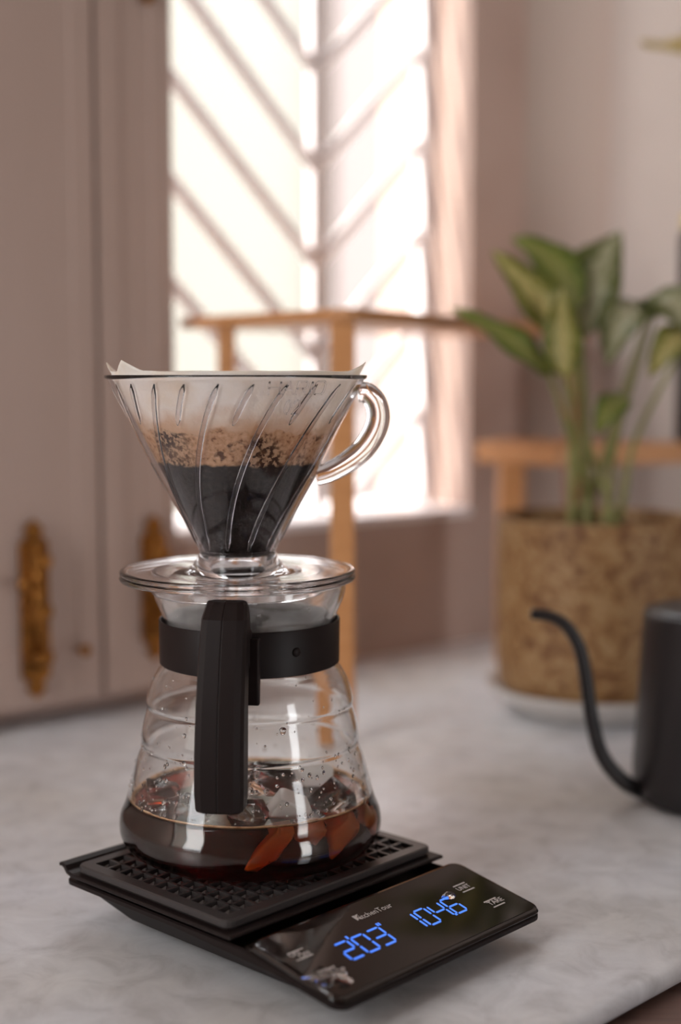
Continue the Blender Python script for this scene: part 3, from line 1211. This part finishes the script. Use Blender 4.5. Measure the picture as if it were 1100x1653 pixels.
# condensation misting the inside of the neck
mc = bpy.data.materials.new('mist')
mc.use_nodes = True
MATS['mist'] = mc
ntm = mc.node_tree
for n_ in list(ntm.nodes):
    if n_.type != 'OUTPUT_MATERIAL':
        ntm.nodes.remove(n_)
t1, d1, mm = ntm.nodes.new('ShaderNodeBsdfTransparent'), ntm.nodes.new('ShaderNodeBsdfDiffuse'), ntm.nodes.new('ShaderNodeMixShader')
tcm, nom = ntm.nodes.new('ShaderNodeTexCoord'), ntm.nodes.new('ShaderNodeTexNoise')
nom.inputs['Scale'].default_value = 160
nom.inputs['Detail'].default_value = 6
mrm = ntm.nodes.new('ShaderNodeMapRange')
mrm.inputs['From Min'].default_value, mrm.inputs['From Max'].default_value = 0.35, 0.7
mrm.inputs['To Min'].default_value, mrm.inputs['To Max'].default_value = 0.14, 0.30
d1.inputs[0].default_value = (0.85, 0.82, 0.80, 1)
for a_, b_ in ((tcm.outputs['Object'], nom.inputs['Vector']), (nom.outputs[0], mrm.inputs['Value']), (mrm.outputs[0], mm.inputs[0]), (t1.outputs[0], mm.inputs[1]), (d1.outputs[0], mm.inputs[2]),
               (mm.outputs[0], next(n_ for n_ in ntm.nodes if n_.type == 'OUTPUT_MATERIAL').inputs['Surface'])):
    ntm.links.new(a_, b_)
mf = [(r_ - 0.00025, z_) for r_, z_ in inp if z_ > 0.104]
from_py('condensation', *lathe(mf, 96), 'mist', sv, True)

# droplets on the glass
rnd = random.Random(3)
v, f = [], []
bm = bmesh.new()
bmesh.ops.create_icosphere(bm, subdivisions=2, radius=1)
iv = [tuple(q.co) for q in bm.verts]
itf = [tuple(q.index for q in p.verts) for p in bm.faces]
bm.free()
for k in range(330):
    if k < 260:
        z = 0.0275 + 0.024 * rnd.random() ** 1.3
        r = rnd.uniform(0.00025, 0.00095)
    else:
        z = rnd.uniform(0.050, 0.085)
        r = rnd.uniform(0.0002, 0.0006)
    a = rnd.uniform(-math.pi, 0) if k % 5 else rnd.uniform(0, math.pi)
    ro = r_in(z) - 0.0001 if k % 2 else r_out(z) + 0.0001
    nrm = Vector((math.cos(a), math.sin(a), 0))
    tn = Vector((-nrm.y, nrm.x, 0))
    o = len(v)
    st = rnd.uniform(0.9, 1.5)
    for p in iv:
        v.append(nrm * (ro + p[0] * r * 0.6) + tn * p[1] * r + Vector((0, 0, z + p[2] * r * st)))
    f += [tuple(q + o for q in t) for t in itf]
dr = from_py('droplets', v, f, 'water', sv, True)
dr['kind'] = 'stuff'
for (px, py, rr_) in ((457, 1179, 0.0016), (297, 1190, 0.001), (432, 1268, 0.0013), (300, 1163, 0.0007), (416, 1247, 0.0009)):
    # a few large drops on the front of the glass
    p = at(px, py, AY - 0.042)
    zl = p.z - ZB
    ro = r_out(zl)
    x = max(-0.95, min(0.95, (p.x - AX) / ro))
    a = -math.acos(x)
    nrm = Vector((math.cos(a), math.sin(a), 0))
    tn = Vector((-nrm.y, nrm.x, 0))
    v = [nrm * (ro + q[0] * rr_ * 0.55) + tn * q[1] * rr_ * (1 + 0.3 * q[2]) + Vector((0, 0, zl + q[2] * rr_ * 1.15)) for q in iv]
    from_py('large_droplet', v, itf, 'water', sv, True)

# ------------------------------------------------------------------ iced coffee and ice
LZ = 0.0258                                    # liquid level above the carafe base
cprof = [(0.0, TH * 0.5)] + [(max(r + 0.0006, 0), z - 0.0005) for r, z in inp[6:] if z < LZ - 0.0005]
rl = r_in(LZ)
cprof += [(rl + 0.0006, LZ + 0.0006), (rl - 0.001, LZ + 0.0001), (rl - 0.003, LZ), (rl * 0.5, LZ), (0.0, LZ)]
cof = from_py('iced_coffee', *lathe(cprof, 96), 'coffee', None, True)
cof.location = (AX, AY, ZB)
tag(cof, 'dark amber brewed coffee filling the bottom of the glass carafe', 'coffee')
# foam ring along the glass
v, f = [], []
nf = 160
for k in range(nf):
    a = 2 * math.pi * k / nf
    th = 0.0011 + 0.0009 * noise.noise(Vector((math.cos(a) * 4, math.sin(a) * 4, 1.3))) + 0.0004 * math.sin(17 * a)
    th = max(th, 0.0005)
    hh = 0.0009 + 0.0005 * noise.noise(Vector((math.cos(a) * 7, math.sin(a) * 7, 5)))
    for r, z in ((rl - 0.0002, LZ - 0.0004), (rl - 0.0002, LZ + hh), (rl - th * 0.6, LZ + hh * 0.9), (rl - th * 1.6, LZ + 0.0002), (rl - th * 1.6, LZ - 0.0004)):
        v.append((r * math.cos(a), r * math.sin(a), z))
for k in range(nf):
    for j in range(5):
        k2, j2 = (k + 1) % nf, (j + 1) % 5
        f.append((k * 5 + j, k * 5 + j2, k2 * 5 + j2, k2 * 5 + j))
fm = from_py('foam_ring', v, f, 'foam', cof, True)


def ice_cube(x, y, z, sx, sy, sz, rot, seed, mat, label, lump=0.17):
    bm = bmesh.new()
    bmesh.ops.create_cube(bm, size=1)
    bmesh.ops.bevel(bm, geom=list(bm.edges), offset=0.14 if lump < 0.2 else 0.30, segments=4, affect='EDGES', profile=0.5)
    rd = random.Random(seed)
    for q in bm.verts:
        n_ = noise.noise_vector(q.co * 2.2 + Vector((seed, 0, 0)))
        q.co += n_ * lump
        q.co.x *= sx
        q.co.y *= sy
        q.co.z *= sz
    me = bpy.data.meshes.new('ice_cube')
    bm.to_mesh(me)
    bm.free()
    o = link('ice_cube', me, mat, None, True)
    o.location = (AX + x, AY + y, ZB + z)
    o.rotation_euler = rot
    tag(o, label, 'ice', 'ice in the carafe')
    return o


ICE = [
    (0.0180, -0.0300, 0.0225, 0.016, 0.012, 0.013, (0.3, 0.5, 0.4), 'frosted_ice', 'cloudy ice cube floating right of the carafe handle'),
    (0.0020, -0.0360, 0.0220, 0.015, 0.012, 0.011, (0.7, 0.2, 0.9), 'ice', 'clear ice cube touching the lower end of the carafe handle'),
    (0.0370, -0.0180, 0.0215, 0.018, 0.015, 0.013, (0.2, -0.5, 0.5), 'ice', 'clear ice cube at the right-hand wall of the carafe'),
    (-0.0260, -0.0280, 0.0220, 0.016, 0.013, 0.011, (-0.3, 0.4, 1.1), 'ice', 'clear ice cube floating left of the carafe handle'),
    (-0.0400, -0.0080, 0.0220, 0.014, 0.014, 0.011, (0.4, 0.1, 0.2), 'ice', 'clear ice cube at the left-hand wall of the carafe'),
    (0.0080, 0.0020, 0.0235, 0.020, 0.017, 0.014, (0.5, 0.4, 0.1), 'ice', 'large clear ice cube in the middle of the coffee'),
    (-0.0140, 0.0200, 0.0230, 0.018, 0.016, 0.013, (0.1, 0.6, 0.7), 'ice', 'clear ice cube at the back of the carafe behind the handle'),
    (0.0280, 0.0180, 0.0235, 0.018, 0.016, 0.013, (-0.4, 0.2, 0.3), 'frosted_ice', 'cloudy ice cube at the back right of the carafe'),
    (0.0118, -0.0452, 0.0125, 0.021, 0.007, 0.008, (0.1, -0.75, 0.26), 'frosted_ice', 'amber-looking ice sliver sunk in the coffee below the handle end'),
    (0.0385, -0.0290, 0.0125, 0.018, 0.008, 0.010, (0.1, -0.45, 0.92), 'frosted_ice', 'reddish-amber ice piece sunk in the coffee at the right'),
    (0.0270, -0.0390, 0.0150, 0.013, 0.007, 0.009, (0.5, 0.3, 0.60), 'frosted_ice', 'small dark-amber ice piece in the coffee between two larger ones'),
    (0.0490, -0.0120, 0.0130, 0.014, 0.007, 0.011, (0.2, 0.4, 1.30), 'frosted_ice', 'orange-tinted ice piece against the right edge of the carafe'),
]
for k, (x, y, z, sx, sy, sz, rot, mt, lab) in enumerate(ICE):
    ice_cube(x, y, z + 0.0036, sx, sy, sz, rot, k * 3.7 + 1, mt, lab, 0.17 if k < 8 else 0.30)

# ------------------------------------------------------------------ dripper
DX, DY = -0.0462, 0.634
ZP = ZB + 0.1232                               # underside of the plate rests on the carafe lip
drp = empty('coffee_dripper', (DX, DY, ZP))
tag(drp, 'clear plastic cone coffee dripper with spiral ribs on top of the carafe', 'dripper')
z_rim = 0.2432 - ZP
CONE = [(0.0168, 0.0125), (0.0202, 0.0195), (0.0262, 0.0312), (0.0335, 0.0445), (0.0405, 0.0580), (0.0470, 0.0710), (0.0535, 0.0835), (0.0568, z_rim - 0.0020)]
co = smooth_prof(CONE, 6)
ci = offset_prof(co, 0.0019)


def r_cone(z, p=co):
    if z <= p[0][1]:
        return p[0][0]
    for (r0, z0), (r1, z1) in zip(p[:-1], p[1:]):
        if z0 <= z <= z1:
            return r0 + (r1 - r0) * (z - z0) / (z1 - z0)
    return p[-1][0]


prof = [(0.0150, 0.0115)] + co + [(0.0578, z_rim - 0.0016), (0.0582, z_rim - 0.0008), (0.0580, z_rim - 0.0001), (0.0570, z_rim), (0.0556, z_rim - 0.0004)] + ci[::-1] + [(0.0140, 0.0118)]
cone = from_py('cone', *lathe(prof, 128, closed=True), 'clear_plastic', drp, True)
# plate with flared hub and lower locating ring
pl = [(0.0120, 0.0010), (0.0395, 0.0010), (0.0397, -0.0030), (0.0383, -0.0036), (0.0380, -0.0006), (0.0120, -0.0004)]
plate = [(0.0142, 0.0138), (0.0142, 0.0002), (0.0480, 0.0002), (0.0512, 0.0002), (0.0526, 0.0008), (0.0530, 0.0018), (0.0526, 0.0027), (0.0521, 0.0030), (0.0527, 0.0036), (0.0528, 0.0046), (0.0520, 0.0053), (0.0505, 0.0052),
         (0.0300, 0.0046), (0.0225, 0.0052), (0.0205, 0.0068), (0.0185, 0.0098), (0.0172, 0.0125), (0.0166, 0.0142)]
po = from_py('base_plate', *lathe(plate, 128, closed=True), 'clear_plastic', drp, True)
sharp(po, 60)
ring = from_py('locating_ring', *lathe([(0.0372, -0.0050), (0.0384, -0.0052), (0.0388, -0.0045), (0.0388, 0.0006), (0.0366, 0.0006), (0.0366, -0.0045)], 96, closed=True), 'clear_plastic', drp, True)
sharp(ring, 50)


# spiral ribs, long and short by turns
def rib_path(th0, t0, t1, n, dr_):
    pts = []
    for i in range(n + 1):
        t = t0 + (t1 - t0) * i / n
        z = (z_rim - 0.0036) + (0.0150 - (z_rim - 0.0036)) * t
        a = th0 - R(37) * t ** 0.95
        r = r_cone(z) + dr_
        pts.append(Vector((r * math.cos(a), r * math.sin(a), z)))
    return pts


for k in range(24):
    th0 = R(-93.5 + 15 * k)
    long_ = k % 2 == 0
    n = 34 if long_ else 12
    p = rib_path(th0, 0.0, 1.0 if long_ else 0.235, n, -0.0009)
    rad = [0.00125 * min(1, 0.25 + i / 2.5, 0.25 + (n - i) / 2.5) for i in range(n + 1)]
    from_py('rib', *tube(p, rad, 10), 'clear_plastic', cone, True)

# handle loop on the right
aL = R(6)
rd_ = Vector((math.cos(aL), math.sin(aL), 0))
hp = [(0.0545, 0.0838), (0.0582, 0.0838), (0.0622, 0.0797), (0.0636, 0.0732), (0.0620, 0.0665), (0.0570, 0.0588), (0.0500, 0.0530), (0.0420, 0.0485), (0.0352, 0.0462)]
path = smooth_path([rd_ * r + Vector((0, 0, z)) for r, z in hp], 7)
from_py('loop_handle', *tube(path, [0.0034 + 0.0009 * math.sin(math.pi * i / (len(path) - 1)) for i in range(len(path))], 16, 1.25, up=(-rd_.y, rd_.x, 0)), 'clear_plastic', drp, True)

# raised lettering on the cone
STROKES = {
    'H': [[(0, 0), (0, 1)], [(1, 0), (1, 1)], [(0, 0.5), (1, 0.5)]],
    'A': [[(0, 0), (0.5, 1), (1, 0)], [(0.2, 0.35), (0.8, 0.35)]],
    'R': [[(0, 0), (0, 1), (0.85, 1), (1, 0.88), (1, 0.6), (0.85, 0.47), (0, 0.47)], [(0.55, 0.47), (1, 0)]],
    'I': [[(0.5, 0), (0.5, 1)]],
    'O': [[(0.15, 0), (0, 0.18), (0, 0.82), (0.15, 1), (0.85, 1), (1, 0.82), (1, 0.18), (0.85, 0), (0.15, 0)]],
    '0': [[(0.5, 0), (0.15, 0.15), (0, 0.5), (0.15, 0.85), (0.5, 1), (0.85, 0.85), (1, 0.5), (0.85, 0.15), (0.5, 0)]],
    '2': [[(0, 0.75), (0.15, 0.93), (0.5, 1), (0.85, 0.93), (1, 0.72), (0.85, 0.5), (0, 0), (1, 0)]],
}


def cone_letter(ch, a0, z0, wd, h):
    parts = []
    for st in STROKES[ch]:
        pts = []
        for (x0, y0), (x1, y1) in zip(st[:-1], st[1:]):
            for i in range(4):
                pts.append((x0 + (x1 - x0) * i / 4, y0 + (y1 - y0) * i / 4))
        pts.append(st[-1])
        p3 = []
        for x, y in pts:
            z = z0 + h * y
            r = r_cone(z) + 0.0003
            a = a0 + (x * wd) / r
            p3.append(Vector((r * math.cos(a), r * math.sin(a), z)))
        parts.append(tube(p3, 0.0004, 6))
    v, f = merge(*parts)
    return from_py('raised_letter', v, f, 'clear_plastic', cone, True)


a = R(-90) + math.asin((444 - 381) / 205)
for ch, wd in (('H', 0.0050), ('A', 0.0050), ('R', 0.0048), ('I', 0.0015), ('O', 0.0054)):
    cone_letter(ch, a, z_rim - 0.0080, wd, 0.0052)
    a += (wd + 0.0013) / 0.0555
a = R(-90) + math.asin((468 - 381) / 192)
for ch in '02':
    cone_letter(ch, a, z_rim - 0.0162, 0.0028, 0.0057)
    a += 0.0040 / 0.052

# ------------------------------------------------------------------ paper filter and the slurry in it
pf_me_v, pf_f = [], []
nseg, nz = 180, 60
Z0p = ZP + 0.0120
tops = []
for k in range(nseg):
    a = 2 * math.pi * k / nseg
    d = math.degrees(a)
    top = 0.2447 + 0.0006 * noise.noise(Vector((math.cos(a) * 3, math.sin(a) * 3, 0)))
    # two folded corners stand up at the left and the right
    dl = (d - 180)
    top += 0.0040 * max(0, 1 - abs(dl - 2) / 10) + 0.0050 * max(0, 1 - abs(dl - 38) / 11)
    dr2 = (d + 180) % 360 - 180
    top += 0.0042 * max(0, 1 - abs(dr2 + 4) / 22)
    tops.append(top)
for j in range(nz + 1):
    t = j / nz
    for k in range(nseg):
        a = 2 * math.pi * k / nseg
        z = Z0p + (tops[k] - Z0p) * t
        r = r_cone(z - ZP, ci) - 0.0009
        if z > 0.2432:
            r = r_cone(z_rim, ci) - 0.0009 + (z - 0.2432) * 0.55
        r += 0.00022 * noise.noise(Vector((math.cos(a) * 5, math.sin(a) * 5, z * 90)))
        pf_me_v.append((r * math.cos(a), r * math.sin(a), z))
for j in range(nz):
    for k in range(nseg):
        k2 = (k + 1) % nseg
        pf_f.append((j * nseg + k, j * nseg + k2, (j + 1) * nseg + k2, (j + 1) * nseg + k))
pf_f.append(tuple(range(nseg))[::-1])
pf = from_py('paper_filter', pf_me_v, pf_f, 'filter_paper', None, True)
pf.location = (DX, DY, 0)
sol = pf.modifiers.new('thick', 'SOLIDIFY')
sol.thickness = 0.0003
sol.offset = -1
tag(pf, 'coffee-stained white paper filter standing inside the clear dripper', 'paper filter')
sl = []
for t in range(11):
    z = Z0p + 0.004 + (0.2040 - Z0p - 0.004) * t / 10
    sl.append((r_cone(z - ZP, ci) - 0.0022, z))
slur = from_py('wet_coffee_grounds', *lathe([(0, sl[0][1])] + sl + [(sl[-1][0] * 0.5, 0.2030), (0, 0.2028)], 64), 'slurry', None, True)
slur.location = (DX, DY, 0)
tag(slur, 'dark wet coffee grounds steeping inside the paper filter', 'coffee grounds')

# ------------------------------------------------------------------ corner shelf behind the carafe
A = at(552, 498, 0.93)
zt = A.z
rack = empty('corner_shelf', (A.x, A.y, 0))
tag(rack, 'light wooden corner shelf standing in front of the window', 'shelf')
tb = 0.0085
Lc = rm(-0.168, 0.012, 0)
Lc2 = rm(-0.145, 0.004, 0)
Rc = at(952, 530, 1.285)
Rc2 = rm(0.255, 0.02, 0)
poly = [(A.x + 0.003, A.y - 0.010), (A.x + 0.011, A.y - 0.006), (Rc.x, Rc.y - 0.008), (Rc.x + 0.006, Rc.y), (Rc2.x, Rc2.y), (Lc2.x, Lc2.y), (Lc.x, Lc.y), (A.x - 0.006, A.y - 0.008)]
poly = [(x - A.x, y - A.y) for x, y in poly]
v, f = prism(poly, zt - tb, zt)
bev(from_py('shelf_board', v, f, 'bamboo', rack), 0.0012)
for (x, y, r, z0, z1, mt, nm) in ((A.x + 0.0005, A.y + 0.002, 0.0082, 0, zt - tb, 'bamboo', 'post'), (at(366, 560, 1.035).x, 1.035, 0.0064, 0, zt - tb, 'bamboo', 'post'),
                              (Rc.x - 0.012, Rc.y - 0.003, 0.0075, 0, 0.345, 'red_wood', 'tall_post')):
    bev(from_py(nm, *boxv(x - A.x - r, x - A.x + r, y - A.y - r, y - A.y + r, z0, z1), mt, rack), 0.0015)
tp = at(905, 430, 1.27)
bev(from_py('top_crossbar', *boxv(tp.x - 0.014 - A.x, Rc.x - 0.006 - A.x, Rc.y - 0.011 - A.y, Rc.y + 0.004 - A.y, tp.z - 0.007, tp.z + 0.007), 'red_wood', rack), 0.0015)

# low bench shelf at the right, behind the pot
B0 = at(898, 718, 1.14)
bl = at(768, 714, 1.20)
br = at(1115, 722, 1.18)
zb_ = B0.z
bench = empty('low_bench', (B0.x, B0.y, 0))
tag(bench, 'low light wooden bench behind the potted plant', 'bench')
poly = [(B0.x, B0.y), (br.x, br.y), (br.x + 0.03, br.y + 0.0), (B0.x + 0.040, B0.y + 0.085), (bl.x + 0.028, bl.y + 0.055), (bl.x, bl.y)]
v, f = prism([(x - B0.x, y - B0.y) for x, y in poly], zb_ - 0.0175, zb_)
bev(from_py('bench_board', v, f, 'bamboo', bench), 0.0015)
p = at(825, 780, 1.19)
bev(from_py('leg', *boxv(p.x - 0.0105 - B0.x, p.x + 0.0105 - B0.x, p.y - 0.0105 - B0.y, p.y + 0.0105 - B0.y, 0, zb_ - 0.0175), 'bamboo', bench), 0.0015)
p2 = Vector((br.x + 0.014, br.y + 0.012, 0))
bev(from_py('leg', *boxv(p2.x - 0.0095 - B0.x, p2.x + 0.0095 - B0.x, p2.y - 0.0095 - B0.y, p2.y + 0.0095 - B0.y, 0, zb_ - 0.0175), 'bamboo', bench), 0.0015)

# black canister with cork lid on the bench at the right edge
cx_, cy_ = at(1144, 700, 1.192).x, 1.192
can = empty('black_canister', (cx_, cy_, zb_))
tag(can, 'tall black canister with a cork lid at the right edge of the picture', 'canister')
ztop = at(1090, 372, 1.19).z - zb_
from_py('canister_body', *lathe([(0, 0), (0.026, 0), (0.0275, 0.002), (0.0275, ztop - 0.006), (0.026, ztop - 0.001), (0.024, ztop), (0, ztop)], 48), 'kettle_black', can, True)
from_py('lid', *lathe([(0, ztop), (0.0245, ztop), (0.0252, ztop + 0.002), (0.0252, ztop + 0.013), (0.023, ztop + 0.015), (0, ztop + 0.015)], 48), 'cork', can, True)

# ------------------------------------------------------------------ potted plant
PX, PY = 0.1845, 1.020
pot = empty('potted_plant', (PX, PY, 0.0125))
tag(pot, 'variegated broad-leaved plant in a mottled brown chip pot', 'potted plant')
PH = 0.130
pp = [(0, 0.0), (0.060, 0.0), (0.066, 0.004), (0.0690, 0.012), (0.0705, 0.04), (0.0712, PH - 0.004), (0.0710, PH - 0.001), (0.0700, PH), (0.0660, PH), (0.0648, PH - 0.003), (0.0640, 0.10), (0, 0.10)]
po_ = from_py('pot', *lathe(pp, 72), 'chip_pot', pot, True)
sharp(po_, 45)
from_py('soil', *lathe([(0.0645, 0.1165), (0.05, 0.119), (0.02, 0.120), (0, 0.1205)], 48), 'soil', pot, True)
sa = from_py('plant_saucer', *lathe([(0, 0.0), (0.052, 0.0), (0.058, 0.003), (0.070, 0.010), (0.0778, 0.0195), (0.0785, 0.0215), (0.0772, 0.0218), (0.068, 0.0135), (0.060, 0.0122), (0, 0.0122)], 72), 'saucer_glaze', None, True)
sa.location = (PX, PY, 0)
tag(sa, 'pale glazed saucer under the mottled plant pot', 'saucer')


def make_leaf(base, mid, tip, width, normal, mat, parent_loc, name='leaf', fold=0.12):
    n, mcols = 16, 6
    base, mid, tip, normal = Vector(base), Vector(mid), Vector(tip), Vector(normal).normalized()
    v, f, uvs = [], [], []
    for i in range(n + 1):
        t = i / n
        p = base * (1 - t) ** 2 + mid * 2 * t * (1 - t) + tip * t * t
        tg = ((mid - base) * 2 * (1 - t) + (tip - mid) * 2 * t).normalized()
        side = tg.cross(normal).normalized()
        nn = side.cross(tg)
        wv = width * (math.sin(math.pi * min(1, t ** 0.78)) ** 0.85) * (1 - 0.25 * t) + 0.0004
        for j in range(mcols + 1):
            q = (j / mcols - 0.5) * 2
            rip = 0.0016 * math.sin(t * 14 + q * 2)
            v.append(p + side * (q * wv / 2) + nn * (abs(q) * wv * fold + rip * abs(q)) - Vector(parent_loc))
            uvs.append((j / mcols, t))
    for i in range(n):
        for j in range(mcols):
            a0 = i * (mcols + 1) + j
            f.append((a0, a0 + 1, a0 + mcols + 2, a0 + mcols + 1))
    me = bpy.data.meshes.new(name)
    me.from_pydata([tuple(x) for x in v], [], f)
    ul = me.uv_layers.new(name='UVMap')
    for lp in me.loops:
        ul.data[lp.index].uv = uvs[lp.vertex_index]
    o = link(name, me, mat, None, True)
    s_ = o.modifiers.new('thick', 'SOLIDIFY')
    s_.thickness = 0.0005
    return o


PL = Vector(pot.location)
root = Vector((PX - 0.004, PY - 0.01, 0.130))
# (base pixel+depth, mid, tip, width m, normal, material)
LV = [
    ((928, 555, 0.985), (868, 480, 0.965), (795, 404, 0.985), 0.040, (0.25, -0.9, 0.45), 'leaf_yellowish', (922, 690)),
    ((932, 500, 1.000), (905, 410, 0.995), (826, 384, 1.010), 0.038, (-0.1, -0.8, 0.7), 'leaf_green', (940, 700)),
    ((888, 606, 0.955), (835, 545, 0.940), (728, 497, 0.955), 0.026, (0.1, -0.75, 0.65), 'leaf_green', (925, 720)),
    ((940, 545, 1.005), (952, 440, 1.005), (1003, 372, 1.03), 0.044, (-0.15, -0.95, 0.2), 'leaf_silver', (948, 700)),
    ((912, 610, 0.955), (905, 540, 0.94), (908, 462, 0.965), 0.030, (0.1, -1, 0.15), 'leaf_yellowish', (930, 720)),
    ((1046, 505, 1.02), (1012, 470, 0.985), (980, 592, 0.965), 0.046, (-0.35, -0.8, 0.45), 'leaf_silver', (990, 690)),
    ((1060, 500, 1.01), (1085, 455, 0.99), (1125, 560, 0.97), 0.052, (0.2, -0.85, 0.5), 'leaf_silver', (1000, 690)),
    ((1120, 530, 0.985), (1085, 545, 0.965), (1048, 608, 0.945), 0.030, (-0.3, -0.85, 0.4), 'leaf_yellowish', (1030, 700)),
    ((1008, 640, 0.985), (985, 650, 0.960), (962, 702, 0.95), 0.024, (-0.2, -0.9, 0.4), 'leaf_green', (985, 730)),
    ((930, 470, 1.03), (948, 420, 1.04), (975, 395, 1.06), 0.030, (0.1, -0.95, 0.3), 'leaf_green', (946, 640)),
]
for k, (b, mi, ti, wd, nr, mt, midp) in enumerate(LV):
    B = at(b[0], b[1], b[2])
    lo = make_leaf(B, at(*mi), at(*ti), wd, nr, mt, PL)
    lo.parent = pot
    mid = at(midp[0], midp[1], (b[2] + PY) / 2)
    rt = root + Vector(((k % 4 - 1.5) * 0.011, (k % 3 - 1) * 0.009, -0.006))
    pth = smooth_path([rt, (rt * 2 + mid) / 3 + Vector((0, 0, 0.006)), mid, B], 5)
    nn = len(pth)
    so = from_py('stem', *tube([q - PL for q in pth], [0.0032 - 0.0018 * i / nn for i in range(nn)], 8), 'stem_green', pot, True)

# dried leaf reaching in at the top right, fixed to the right wall
da = at(1185, 52, 1.20)
df = empty('dried_leaf', da)
tag(df, 'thin dried yellow leaf on the pale wall at the top right', 'dried leaf')
lo = make_leaf(da, at(1080, 92, 1.17), at(1032, 66, 1.15), 0.017, (0, -0.9, 0.45), 'dry_leaf', da, 'blade')
lo.parent = df
lo.data.materials[0] = MATS['dry_leaf']

# ------------------------------------------------------------------ gooseneck kettle
KX, KY = 0.2185, 0.800
ket = empty('gooseneck_kettle', (KX, KY, 0))
tag(ket, 'matte black gooseneck kettle at the right edge of the counter', 'kettle')
kb = [(0, 0.0), (0.044, 0.0), (0.0478, 0.003), (0.0495, 0.010), (0.0497, 0.020), (0.0475, 0.060), (0.0452, 0.104), (0.0448, 0.108), (0.0440, 0.1095), (0.0425, 0.1085), (0, 0.1085)]
from_py('kettle_body', *lathe(kb, 72), 'kettle_black', ket, True)
ld = from_py('lid', *lathe([(0.0415, 0.1080), (0.0412, 0.1105), (0.030, 0.1118), (0.006, 0.1122), (0.005, 0.118), (0.009, 0.122), (0.009, 0.127), (0.006, 0.129), (0, 0.129)], 48), 'kettle_black', ket, True)
sp_px = [(1062, 1278, 0.800), (1035, 1276, 0.795), (1003, 1258, 0.790), (972, 1218, 0.787), (956, 1160, 0.785), (946, 1090, 0.785), (936, 1045, 0.785), (916, 1012, 0.785), (890, 995, 0.785), (858, 991, 0.785)]
pth = smooth_path([at(*q) - Vector(ket.location) for q in sp_px], 6)
nn = len(pth)
from_py('gooseneck_spout', *tube(pth, [0.0050 - 0.0020 * (i / nn) ** 1.0 for i in range(nn)], 14), 'kettle_black', ket, True)
hpth = smooth_path([Vector((0.044, 0.0, 0.100)), Vector((0.062, 0.004, 0.108)), Vector((0.086, 0.008, 0.100)), Vector((0.094, 0.010, 0.070)), Vector((0.088, 0.009, 0.030))], 6)
from_py('handle', *tube(hpth, 0.0065, 12, 1.3), 'kettle_black', ket, True)
